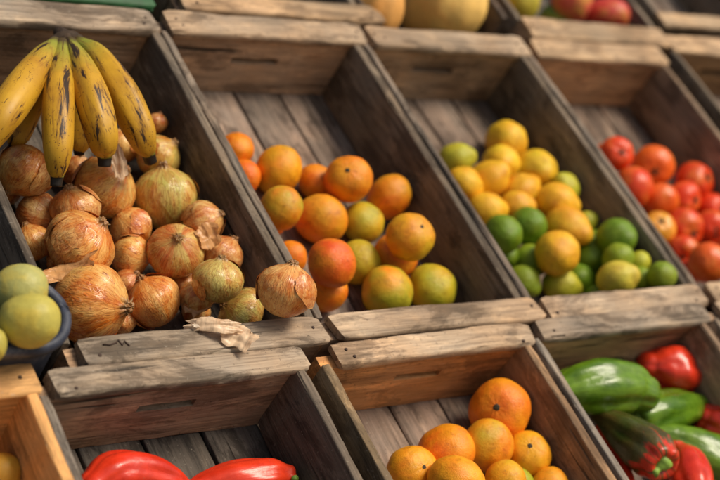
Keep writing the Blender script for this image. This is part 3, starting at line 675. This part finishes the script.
crate('front crate with a few oranges and a warm orange-brown back board', *U(.916, 1.212, .19, .700), (TAN, ORW, ((.27,.185,.095,.45), (.38,.23,.12,.25)), FLR), rail_u=(.935*S, 1.2265*S), seed=7.9, bk_d=.038)
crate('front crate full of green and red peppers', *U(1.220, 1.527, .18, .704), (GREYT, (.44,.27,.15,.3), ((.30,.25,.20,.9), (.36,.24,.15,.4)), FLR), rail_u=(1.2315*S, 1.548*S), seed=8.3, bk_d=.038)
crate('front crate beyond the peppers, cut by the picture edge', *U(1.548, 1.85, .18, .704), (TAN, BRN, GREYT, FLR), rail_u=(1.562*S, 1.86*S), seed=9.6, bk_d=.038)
crate('crate of fresh yellow pine boards in the bottom corner', *U(.31, .6035, .19, .712), (PINE, PINE, PINE, PINE), rail_u=(.30*S, .6115*S), seed=10.4, bk_d=.044)
crate('upper crate with a wide plank rail behind the orange crate', *U(.985, 1.283, 1.2135, 1.70), (TANW, BRN, DRK, FLD), rail_u=(.99*S, 1.3175*S), seed=11.2)
crate('upper crate of big yellow squash', *U(1.288, 1.566, 1.216, 1.70), (TANW, DRK, (.11,.075,.055,.4), FLD), seed=12.7, front=False)
crate('upper crate of mangoes with thick tan rail', *U(1.585, 1.902, 1.206, 1.70), (TANW, BRN, DRK, FLD), rail_u=(1.585*S, 1.915*S), seed=13.1, fr_d=.056)
crate('upper crate of dark planks in the far corner', *U(1.935, 2.23, 1.26, 1.74), (TANW, DRK, DRK, FLR), seed=14.8)
ge = crate('green painted crate behind the bananas', *U(.66, .955, 1.211, 1.70), (GREYT, DRK, DRK, FLD), seed=15.3, fr_d=.05)
for ch in ge.children_recursive:
    if ch.name.startswith(('rail', 'end_board')): ch.data.materials[0] = M_GREEN

# rust staple on the onion crate's front rail
def tube_bm(bm, pts, rad, n=6, closed=True):
    pts = [Vector(p) for p in pts]
    rows = []
    for i, p in enumerate(pts):
        t = (pts[min(i+1, len(pts)-1)]-pts[max(i-1, 0)]).normalized()
        a = t.orthogonal().normalized() if i == 0 else (a-t*a.dot(t)).normalized()
        b = t.cross(a)
        r = rad[i] if isinstance(rad, (list, tuple)) else rad
        rows.append([bm.verts.new(p+(a*math.cos(k*2*math.pi/n)+b*math.sin(k*2*math.pi/n))*r) for k in range(n)])
    for i in range(len(rows)-1):
        for k in range(n): bm.faces.new([rows[i][k], rows[i][(k+1) % n], rows[i+1][(k+1) % n], rows[i+1][k]])
    bm.faces.new(rows[0][::-1]); bm.faces.new(rows[-1])
onion_crate = [o for o in col.objects if o.get('label', '').startswith('weathered crate heaped')][0]
eb = [c for c in onion_crate.children if c.name.startswith('end_board')][0]
cu, cv = (.6445+.938)/2*S, (.7+1.207)/2*S
bm = bmesh.new()
zig = [(.683, .7205), (.690, .7195), (.6975, .7212), (.7005, .7245), (.7025, .7175), (.7065, .7225), (.7095, .7160)]
tube_bm(bm, [(u*S-cu, v*S-cv, -FLOOR+.0008) for u, v in zig], .0011)
link('staple', mesh_from(bm, 'staple'), M_NAIL, eb)

# ---------------------------------------------------------------- round fruit
def ball(name, seed, kind):
    bm = bmesh.new()
    bmesh.ops.create_uvsphere(bm, u_segments=48, v_segments=28, radius=1)
    for v in bm.verts:
        d = v.co.normalized(); a = math.atan2(d.y, d.x); z = d.z
        r = 1+(.06 if kind == 'lemon' else .05)*n3(d, 1.2, seed)+.016*n3(d, 3.5, seed)
        top = max(0, z-.80)/.2; bot = max(0, -z-.86)/.14
        if kind == 'orange':
            r += .02*(1-z*z)-.045*top**1.5-.02*bot
            r += .010*math.cos(10*a+seed)*max(0, z-.55)
        elif kind == 'lemon':
            r += .17*(max(0, -z-.80)/.20)**1.4+.02*max(0, z-.85)/.15-.02*math.cos(7*a+seed)*(1-abs(z))*.6
        elif kind == 'tomato':
            r += .05*(1-z*z)-.13*top**1.3-.05*bot+.022*math.cos(5*a+seed)*(max(0, z-.2))*(1-top*.5)
        elif kind == 'mango':
            r += .05*math.sin(a+seed)*(1-z*z)+.09*max(0, -z-.4)*math.cos(a)-.05*top
        elif kind == 'squash':
            r += .03*math.cos(9*a+seed)*(1-z*z)-.08*top-.04*bot
        v.co = d*r
        if kind in ('orange', 'tomato'): v.co.z *= .94
    return mesh_from(bm, name)
KINDS = {'orange': [ball('orange_shape', s, 'orange') for s in (1.1, 4.7, 9.2, 13.5, 17.9)],
         'citrus_fruit': [ball('citrus_shape', s, 'lemon') for s in (2.1, 5.3, 7.7, 12.2, 15.1)],
         'tomato': [ball('tomato_shape', s, 'tomato') for s in (3.1, 6.3, 8.7, 14.4, 19.3)],
         'mango': [ball('mango_shape', s, 'mango') for s in (1.9, 4.1)],
         'squash': [ball('squash_shape', s, 'squash') for s in (2.9, 5.6)]}
for ks, m in (('orange', M_CIT), ('citrus_fruit', M_CIT), ('tomato', M_TOM), ('mango', M_MAN), ('squash', M_SQU)):
    for me in KINDS[ks]: me.materials.append(m)
def stem_button(kind):
    bm = bmesh.new()
    if kind == 'tomato':
        for k in range(5):
            a = k*1.2566+.3
            d = Vector((math.cos(a), math.sin(a), 0)); s = Vector((-d.y, d.x, 0))
            p = [Vector((0, 0, .855)), d*.12+s*.05+Vector((0, 0, .875)), d*.30+Vector((0, 0, .905)), d*.12-s*.05+Vector((0, 0, .875))]
            bm.faces.new([bm.verts.new(x) for x in p])
        tube_bm(bm, [(0, 0, .82), (.01, 0, .92)], [.06, .05], 7)
    else:
        rows = []
        for r, z in ((.02, .905), (.075, .905), (.11, .89), (.12, .86)):
            rows.append([bm.verts.new((r*math.cos(k*.6283)*(1+.2*math.sin(k*2.1)), r*math.sin(k*.6283), z)) for k in range(10)])
        for i in range(3):
            for k in range(10): bm.faces.new([rows[i+1][k], rows[i+1][(k+1) % 10], rows[i][(k+1) % 10], rows[i][k]])
        bm.faces.new(rows[0])
    return mesh_from(bm, 'stem_scar')
BUT = {'orange': stem_button('orange'), 'citrus_fruit': stem_button('orange'), 'tomato': stem_button('tomato')}
for m in BUT.values(): m.materials.append(M_DSTEM)

def pose_axis(axis, spin):
    q = Vector((0, 0, 1)).rotation_difference(Vector(axis).normalized())
    return q @ Quaternion((0, 0, 1), spin)
MC = DATA['M']
def view_dir(x, y, z):      # a direction given as right, up, towards the viewer, in world space
    return Wd([MC[0][k]*x+MC[1][k]*y+MC[2][k]*z for k in range(3)])
CAT = {'orange': 'orange', 'citrus_fruit': 'citrus fruit', 'tomato': 'tomato'}
SCAR = ('scar', 'stem end', 'stem-scar')
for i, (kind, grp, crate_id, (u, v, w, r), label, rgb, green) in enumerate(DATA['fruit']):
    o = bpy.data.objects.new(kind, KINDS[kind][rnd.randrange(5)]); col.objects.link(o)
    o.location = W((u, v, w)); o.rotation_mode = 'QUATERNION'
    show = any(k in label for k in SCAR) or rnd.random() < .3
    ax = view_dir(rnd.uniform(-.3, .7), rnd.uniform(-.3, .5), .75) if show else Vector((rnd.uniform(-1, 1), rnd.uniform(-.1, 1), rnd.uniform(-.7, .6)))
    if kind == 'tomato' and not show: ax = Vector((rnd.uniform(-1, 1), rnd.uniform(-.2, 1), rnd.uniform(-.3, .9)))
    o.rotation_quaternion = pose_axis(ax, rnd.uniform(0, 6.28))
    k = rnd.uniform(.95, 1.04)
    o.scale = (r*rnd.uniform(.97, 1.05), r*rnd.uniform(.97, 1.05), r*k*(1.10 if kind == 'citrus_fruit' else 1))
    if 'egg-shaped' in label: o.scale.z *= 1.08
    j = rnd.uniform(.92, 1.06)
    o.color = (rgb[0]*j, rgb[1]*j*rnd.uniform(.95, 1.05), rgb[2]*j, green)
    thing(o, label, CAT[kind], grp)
    if kind in BUT:
        b = bpy.data.objects.new('stem_scar' if kind != 'tomato' else 'calyx', BUT[kind]); col.objects.link(b); b.parent = o
        if kind == 'citrus_fruit': b.scale = (.55, .55, .995)
for kind, label, _, (u, v, w, r), rgb, green, scl in DATA['misc']:
    o = bpy.data.objects.new(kind, KINDS[kind][rnd.randrange(2)]); col.objects.link(o)
    o.location = W((u, v, w)); o.rotation_mode = 'QUATERNION'
    # the long axis stands roughly upright in the viewer's eyes; z is the length
    zx = view_dir(*( (1, .15, .1) if scl[0] > 1 else (.25, 1, .1)))
    o.rotation_quaternion = pose_axis(zx, rnd.uniform(0, 6.28))
    a = max(scl); o.scale = (r*min(scl), r*.97, r*a)
    o.color = (*rgb, green)
    thing(o, label, kind, {'squash': 'squash in the upper crate', 'mango': 'mangoes on the stall'}[kind])

# ---------------------------------------------------------------- onions
def onion_mesh(seed, squash=1.0):
    prof = [(.04, -.90), (.16, -.905), (.34, -.86), (.55, -.74), (.74, -.56), (.88, -.34), (.97, -.10), (1.0, .10), (.96, .30), (.86, .50), (.70, .67), (.50, .80), (.33, .88), (.21, .955), (.16, .99), (.135, 1.03), (.145, 1.07), (.10, 1.10), (.03, 1.08)]
    # resample smoothly
    pts = []
    for i in range(len(prof)-1):
        for k in range(2):
            f = k/2; pts.append((prof[i][0]*(1-f)+prof[i+1][0]*f, prof[i][1]*(1-f)+prof[i+1][1]*f))
    pts.append(prof[-1])
    n = 56; bm = bmesh.new(); rows = []
    for r, z in pts:
        row = []
        for k in range(n):
            a = k*2*math.pi/n
            d = Vector((math.cos(a), math.sin(a), 0))
            pz = Vector((d.x*r, d.y*r, z))
            f = 1+.045*n3(pz, 1.2, seed)+.020*noise.noise(Vector((d.x*5+seed, d.y*5, z*.7)))+.012*noise.noise(Vector((d.x*13, d.y*13+seed, z*1.2)))
            zz = z
            if z > .95: zz += .10*noise.noise(Vector((d.x*2.5+seed, d.y*2.5, 1))); f *= 1+.35*noise.noise(Vector((d.x*3+seed, d.y*3, z*4)))
            row.append(bm.verts.new((d.x*r*f+max(0, z-.9)*.25*math.sin(seed*5), d.y*r*f+max(0, z-.9)*.25*math.cos(seed*7), zz*squash)))
        rows.append(row)
    for i in range(len(rows)-1):
        for k in range(n): bm.faces.new([rows[i][k], rows[i][(k+1) % n], rows[i+1][(k+1) % n], rows[i+1][k]])
    bm.faces.new(rows[0][::-1]); bm.faces.new(rows[-1])
    return mesh_from(bm, 'onion_shape')
OM = [onion_mesh(s*2.37+.4) for s in range(6)]
for m in OM: m.materials.append(M_ONI)
def flake_mesh(seed, az, el, size, lift):
    """A torn patch of dry skin that follows the bulb and curls away from it at the edge."""
    bm = bmesh.new(); nr, na = 9, 44
    c = Vector((math.cos(el)*math.cos(az), math.cos(el)*math.sin(az), math.sin(el)))
    t = c.orthogonal().normalized(); b = c.cross(t)
    rows = []
    for i in range(nr+1):
        row = []
        for k in range(na):
            a = k*2*math.pi/na
            rag = 1+.45*noise.noise(Vector((math.cos(a)*1.1+seed, math.sin(a)*1.1, seed)))+.10*noise.noise(Vector((math.cos(a)*4+seed, math.sin(a)*4, seed)))
            q = i/nr; rr = size*q*rag
            d = (c+t*math.cos(a)*rr+b*math.sin(a)*rr*.75).normalized()
            up = .012+lift*q**3*max(0, .25+noise.noise(Vector((math.cos(a)+seed, math.sin(a), 2)))*1.6)
            row.append(bm.verts.new(d*(1.0+up+.018*n3(d, 3, seed))))
        rows.append(row)
    for i in range(nr):
        for k in range(na):
            if i == 0 and k: pass
            bm.faces.new([rows[i][k], rows[i+1][k], rows[i+1][(k+1) % na], rows[i][(k+1) % na]])
    bmesh.ops.remove_doubles(bm, verts=bm.verts, dist=1e-4)
    bmesh.ops.recalc_face_normals(bm, faces=bm.faces)
    return mesh_from(bm, 'skin_flake')
FM = [flake_mesh(s*1.9, s*1.15, rnd.uniform(-.5, .7), rnd.uniform(.55, 1.0), rnd.uniform(.03, .09)) for s in range(10)]
for m in FM: m.materials.append(M_ONI)
def tuft_mesh(seed):
    bm = bmesh.new(); rr = random.Random(seed)
    for k in range(16):
        a = rr.uniform(0, 6.28); r0 = rr.uniform(.02, .14); s = rr.uniform(.05, .16)
        p0 = Vector((math.cos(a)*r0, math.sin(a)*r0, 1.0)); d = Vector((math.cos(a)*rr.uniform(.3, 1), math.sin(a)*rr.uniform(.3, 1), rr.uniform(.2, .9)))
        tube_bm(bm, [p0, p0+d*s*.5, p0+d*s+Vector((rr.uniform(-.1, .1), rr.uniform(-.1, .1), -.03))], [.018, .012, .004], 4)
    return mesh_from(bm, 'neck_tuft')
TM = [tuft_mesh(s) for s in range(3)]
for m in TM: m.materials.append(M_ROOT)
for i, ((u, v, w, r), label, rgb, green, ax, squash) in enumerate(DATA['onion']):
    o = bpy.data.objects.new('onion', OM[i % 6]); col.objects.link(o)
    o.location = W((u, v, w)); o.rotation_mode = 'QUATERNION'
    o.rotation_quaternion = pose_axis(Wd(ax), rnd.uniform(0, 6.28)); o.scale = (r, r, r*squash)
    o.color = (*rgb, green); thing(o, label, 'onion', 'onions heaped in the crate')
    nf = 0 if r < .02 else rnd.choice((1, 2, 2, 3))
    for k in range(nf):
        f = bpy.data.objects.new('skin_flake', FM[rnd.randrange(10)]); col.objects.link(f); f.parent = o
        f.rotation_euler = (0, 0, rnd.uniform(0, 6.28)); j = rnd.uniform(.75, 1.3)
        j *= .85; f.color = (rgb[0]*j, rgb[1]*j*.80, rgb[2]*j*.7, green*.2)
    if i % 3 != 1 or 'tuft' in label or 'frayed' in label:
        f = bpy.data.objects.new('neck_tuft', TM[i % 3]); col.objects.link(f); f.parent = o

# loose skins
def peel_mesh(seed, a, b, curl):
    bm = bmesh.new(); nx, ny = 34, 20; V = {}
    for i in range(nx+1):
        for k in range(ny+1):
            x = (i/nx*2-1); y = (k/ny*2-1)
            e = 1+.35*noise.noise(Vector((x*1.6+seed, y*1.6, seed)))+.10*noise.noise(Vector((x*5+seed, y*5, 1)))
            z = curl*(x*x*.5-.25)*a+.22*b*noise.noise(Vector((x*1.5, y*1.8+seed, 3)))+.05*b*noise.noise(Vector((x*4, y*3+seed, 3)))
            sq = math.sqrt(max(0, 1-.55*x*x))
            V[i, k] = bm.verts.new((x*a*e, y*b*e*sq, z-.5*abs(curl)*y*y*b*.7))
    for i in range(nx):
        for k in range(ny): bm.faces.new([V[i, k], V[i+1, k], V[i+1, k+1], V[i, k+1]])
    return mesh_from(bm, 'onion_peel')
for i, ((u, v, w, a), b, nrm, spin, label) in enumerate(DATA['peel']):
    pale = any(k in label for k in ('pale', 'white'))
    o = link('onion_peel', peel_mesh(i*1.37+.2, a, b, .6*(-1)**i), M_PEEL)
    o.location = W((u, v, w)); o.rotation_mode = 'QUATERNION'
    # x of the sheet lies along the viewer's right, then spun about its normal
    N_ = Wd(nrm); X_ = view_dir(1, .1, 0); X_ = (X_-N_*X_.dot(N_)).normalized(); Y_ = N_.cross(X_)
    o.rotation_quaternion = Matrix((X_, Y_, N_)).transposed().to_quaternion() @ Quaternion((0, 0, 1), spin)
    o.color = (.88, .64, .42, 1) if pale else (.72, .38, .15, 1)
    if 'white' in label: o.color = (.72, .60, .46, 1)
    thing(o, label, 'onion skin', 'loose onion skins')

# ---------------------------------------------------------------- lofts: bananas and peppers
def spline(ctrl, n):
    P = [Vector(c[:3]) for c in ctrl]; R = [c[3] for c in ctrl]; out = []
    m = len(P)-1
    for s in range(n+1):
        t = s/n*m; i = min(int(t), m-1); f = t-i
        def g(k): return P[max(0, min(m, k))] if 0 <= k <= m else (P[0]*2-P[1] if k < 0 else P[m]*2-P[m-1])
        def h(k): return R[max(0, min(m, k))]
        a, b, c, d = g(i-1), g(i), g(i+1), g(i+2)
        p = .5*((2*b)+(c-a)*f+(2*a-5*b+4*c-d)*f*f+(3*b-a-3*c+d)*f**3)
        a, b, c, d = h(i-1), h(i), h(i+1), h(i+2)
        r = .5*((2*b)+(c-a)*f+(2*a-5*b+4*c-d)*f*f+(3*b-a-3*c+d)*f**3)
        out.append((p, max(r, .0005)))
    return out
def loft(ctrl, name, shape, n=44, seg=30, cap0='round', cap1='round', seed=0.0):
    sp = spline(ctrl, n)
    rings = []   # (centre, tangent, radius, t)
    for i, (p, r) in enumerate(sp):
        t = (sp[min(i+1, n)][0]-sp[max(i-1, 0)][0]).normalized(); rings.append([p, t, r, i/n])
    def caps(end):
        p, t, r, tt = rings[0] if end == 0 else rings[-1]
        s = -1 if end == 0 else 1; mode = cap0 if end == 0 else cap1; L = []
        if mode == 'round':
            for q in (.25, .5, .7, .86, .96, .995): L.append([p+t*s*r*.9*q, t, r*math.sqrt(1-q*q), tt])
        elif mode == 'shoulder':
            for q, rr in ((.22, .97), (.36, .86), (.40, .70), (.34, .52), (.20, .36), (.06, .24), (0, .10)): L.append([p+t*s*r*q, t, r*rr, tt])
        else:
            L.append([p+t*s*r*.08, t, r*.8, tt])
        return L
    rings = caps(0)[::-1]+rings+caps(1)
    bm = bmesh.new(); tl = bm.verts.layers.float.new('t'); la = bm.verts.layers.float.new('ca'); lb = bm.verts.layers.float.new('sa'); rows = []
    a = None
    for p, t, r, tt in rings:
        a = (Vector((0, 0, 1))-t*t.z).normalized() if a is None else (a-t*a.dot(t)).normalized()
        b = t.cross(a); row = []
        for k in range(seg):
            th = k*2*math.pi/seg
            v = bm.verts.new(p+(a*math.cos(th)+b*math.sin(th))*r*shape(th, tt, seed)); v[tl] = tt; v[la] = math.cos(th); v[lb] = math.sin(th); row.append(v)
        rows.append(row)
    for i in range(len(rows)-1):
        for k in range(seg): bm.faces.new([rows[i][k], rows[i][(k+1) % seg], rows[i+1][(k+1) % seg], rows[i+1][k]])
    bm.faces.new(rows[0][::-1]); bm.faces.new(rows[-1])
    bmesh.ops.recalc_face_normals(bm, faces=bm.faces)
    return mesh_from(bm, name)
def ban_shape(th, t, s): return 1+.065*abs(math.cos(2.5*th+s))**.7-.03+.02*math.cos(5*th+s)+.012*noise.noise(Vector((math.cos(th)*2, math.sin(th)*2, t*9+s)))
def pep_shape(th, t, s):
    tw = th+.5*t+s
    g = 0
    for k, (w, dp) in enumerate(((0, .24), (1.3, .17), (2.5, .22), (3.8, .17), (5.0, .22))):
        d = (tw-w+math.pi) % (2*math.pi)-math.pi
        g += dp*math.exp(-(d/.22)**2)*(.35+.65*abs(noise.noise(Vector((t*2.2+s, k*4.1, 1.3))))*1.8)*(1-.45*t)
    c, sn = math.cos(th), math.sin(th)
    return 1.03-g+.11*noise.noise(Vector((c*1.1+s, sn*1.1, t*2.6)))+.035*noise.noise(Vector((c*2.0+s, sn*2.0, t*6)))
cr = DATA['crown2'][0]; base = W(cr[:3])
bunch = empty('banana_bunch', base, None, 'bunch of spotted ripe yellow bananas lying on the onions', 'bananas')
def local(c): p = W(c[:3])-base; return (p.x, p.y, p.z, c[3])
for i, path in enumerate(DATA['banana']):
    link('banana', loft([local(c) for c in path], 'banana', ban_shape, seg=28, cap1='blunt', seed=i*1.3), M_BAN, bunch)
cb = [local(c) for c in DATA['crown']]; c2 = [local(c) for c in DATA['crown2']]
link('crown', loft(cb, 'crown', pep_shape, n=16, seg=18, seed=2.2), M_CROWN, bunch)
link('crown', loft(c2, 'crown', pep_shape, n=12, seg=18, seed=4.2), M_CROWN, bunch)
for i, (kind, label, path, sd) in enumerate(DATA['pepper']):
    base_p = W(path[0][:3])
    def lp(c): p = W(c[:3])-base_p; return (p.x, p.y, p.z, c[3])
    o = link('bell_pepper' if len(path) < 5 else 'long_pepper', loft([lp(c) for c in path], 'pepper', pep_shape, n=64, seg=56, cap0='shoulder' if sd else 'round', seed=i*2.1), M_PEP[kind])
    o.location = base_p
    thing(o, label, 'pepper', 'peppers in the front crates')
    if sd:
        d = view_dir(*sd); r = path[0][3]; bm = bmesh.new()
        q = [(-d*r*.10), d*r*.16, d*r*.34, d*r*.62+Vector((0, 0, r*.06)), d*r*.85+Vector((0, 0, r*.10))]
        q = [q[0]]+[x*(1.6 if kind == 'red' else 1) for x in q[1:]]
        tube_bm(bm, q, [r*.62, r*.50, r*.25, r*.21, r*.26], 14)
        link('stem', mesh_from(bm, 'stem'), M_STEM, o)

# ---------------------------------------------------------------- the worn blue tub of mangoes
def tub():
    """Rounded rectangular tub with a thick rolled rim."""
    u1, v0 = .806, .8835; u0, v1 = .60, .985; top = .034; bot = FLOOR+.002
    cu, cv = (u0+u1)/2, (v0+v1)/2; hx, hy = (u1-u0)/2, (v1-v0)/2
    prof = [(.040, bot, 1), (.012, bot+.004, 1), (-.0, bot+.02, 1), (.001, top-.030, 1), (-.001, top-.016, 1), (-.005, top-.0135, 1), (-.0065, top-.007, 1), (-.005, top-.001, 1), (-.001, top+.001, 1), (.004, top+.0005, 1), (.0065, top-.004, 1), (.007, top-.012, 1), (.010, top-.04, 1), (.017, bot+.02, 1), (.03, bot+.008, 1), (.06, bot+.007, 1)]
    bm = bmesh.new(); rows = []
    for inset, z, _ in prof:
        row = []
        R = .052-inset; X = hx-.052; Y = hy-.052
        if R < .004: R = .004
        ex = max(0, inset-.048)
        for q in range(4):
            cx, cy = ((X, Y), (-X, Y), (-X, -Y), (X, -Y))[q]
            for k in range(9):
                a = q*math.pi/2+k*math.pi/16
                px, py = cx+R*math.cos(a), cy+R*math.sin(a)
                j = noise.noise(Vector((px*14, py*14, z*9)))*.0022
                row.append(bm.verts.new((px*(1-ex*3), py*(1-ex*3), z+j)))
        rows.append(row)
    n = len(rows[0])
    # more points along the straight sides keep the rim uneven
    for i in range(len(rows)-1):
        for k in range(n): bm.faces.new([rows[i][k], rows[i][(k+1) % n], rows[i+1][(k+1) % n], rows[i+1][k]])
    bm.faces.new(rows[0][::-1]); bm.faces.new(rows[-1])
    bmesh.ops.recalc_face_normals(bm, faces=bm.faces)
    o = link('fruit_tub', mesh_from(bm, 'fruit_tub'), M_TUB)
    o.location = W((cu, cv, 0)); o.rotation_mode = 'QUATERNION'; o.rotation_quaternion = RT.to_quaternion()
    thing(o, 'worn dark blue tub of pale mangoes beside the onion crate', 'tub')
tub()

# ---------------------------------------------------------------- the stall that carries the crates, the ground, the light
rack = empty('stall_rack', W((1.6, .2, FLOOR)), None, 'sloping plank rack that carries all the crates', 'stall')
rb = rack.location.copy(); IR = RT.to_quaternion()
def rack_part(name, size, centre, rot, color):
    bm = bmesh.new(); plank_bm(bm, -size[0]/2, size[0]/2, -size[1]/2, size[1]/2, -size[2]/2, size[2]/2, 'x', hash(name) % 7+size[0], segs=30)
    bmesh.ops.recalc_face_normals(bm, faces=bm.faces)
    o = link(name, mesh_from(bm, name), M_WX, rack, color)
    o.location = Vector(centre)-rb; o.rotation_mode = 'QUATERNION'
    if rot: o.rotation_quaternion = rot
for k in range(8):
    rack_part('deck_plank', (2.9, .258, .018), W((1.55, .32+k*.26, FLOOR-.022)), IR, (.10, .075, .055, .6))
for u in (.3, 1.55, 2.8):
    for v in (.3, 2.1):
        p = W((u, v, FLOOR-.034)); h = p.z
        rack_part('leg', (h, .06, .06), (p.x, p.y, h/2), Vector((1, 0, 0)).rotation_difference(Vector((0, 0, -1))), (.12, .09, .06, .6))
bm = bmesh.new(); bmesh.ops.create_grid(bm, x_segments=2, y_segments=2, size=150)
g = link('ground', mesh_from(bm, 'ground'), M_GROUND); g['kind'] = 'structure'

world = bpy.data.worlds.new('World'); sc.world = world; world.use_nodes = True
nt = world.node_tree; sky = nt.nodes.new('ShaderNodeTexSky'); sky.sky_type = 'NISHITA'; sky.sun_disc = False
SUN_EL, SUN_AZ = math.radians(52), math.radians(142)   # azimuth clockwise from +Y
sky.sun_elevation = SUN_EL; sky.sun_rotation = SUN_AZ; sky.air_density = 1.5; sky.dust_density = 4.0; sky.ozone_density = .6
bg = nt.nodes['Background']; nt.links.new(sky.outputs[0], bg.inputs[0]); bg.inputs[1].default_value = .072
sl = bpy.data.lights.new('sun', 'SUN'); sl.energy = 3.5; sl.angle = math.radians(24); sl.color = (1, .89, .73)
so = bpy.data.objects.new('sun', sl); col.objects.link(so)
sd = Vector((math.sin(SUN_AZ)*math.cos(SUN_EL), math.cos(SUN_AZ)*math.cos(SUN_EL), math.sin(SUN_EL)))
so.rotation_mode = 'QUATERNION'; so.rotation_quaternion = Vector((0, 0, 1)).rotation_difference(sd)

# ---------------------------------------------------------------- camera
cam = bpy.data.cameras.new('camera'); co = bpy.data.objects.new('camera', cam); col.objects.link(co)
cam.sensor_width = 36; cam.lens = 75; cam.clip_end = 500; cam.clip_start = .05
Mm = Matrix(MC)
Rw = RT @ Mm.transposed()
co.matrix_world = Matrix.Translation(W((0, 0, CAM_W))) @ Rw.to_4x4()
cam.dof.use_dof = True; cam.dof.focus_distance = 1.86; cam.dof.aperture_fstop = 3.1; cam.dof.aperture_blades = 0
sc.camera = co
sc.view_settings.view_transform = 'Standard'; sc.view_settings.look = 'None'; sc.view_settings.exposure = 0
sc.cycles.use_denoising = True
sc.cycles.max_bounces = 8
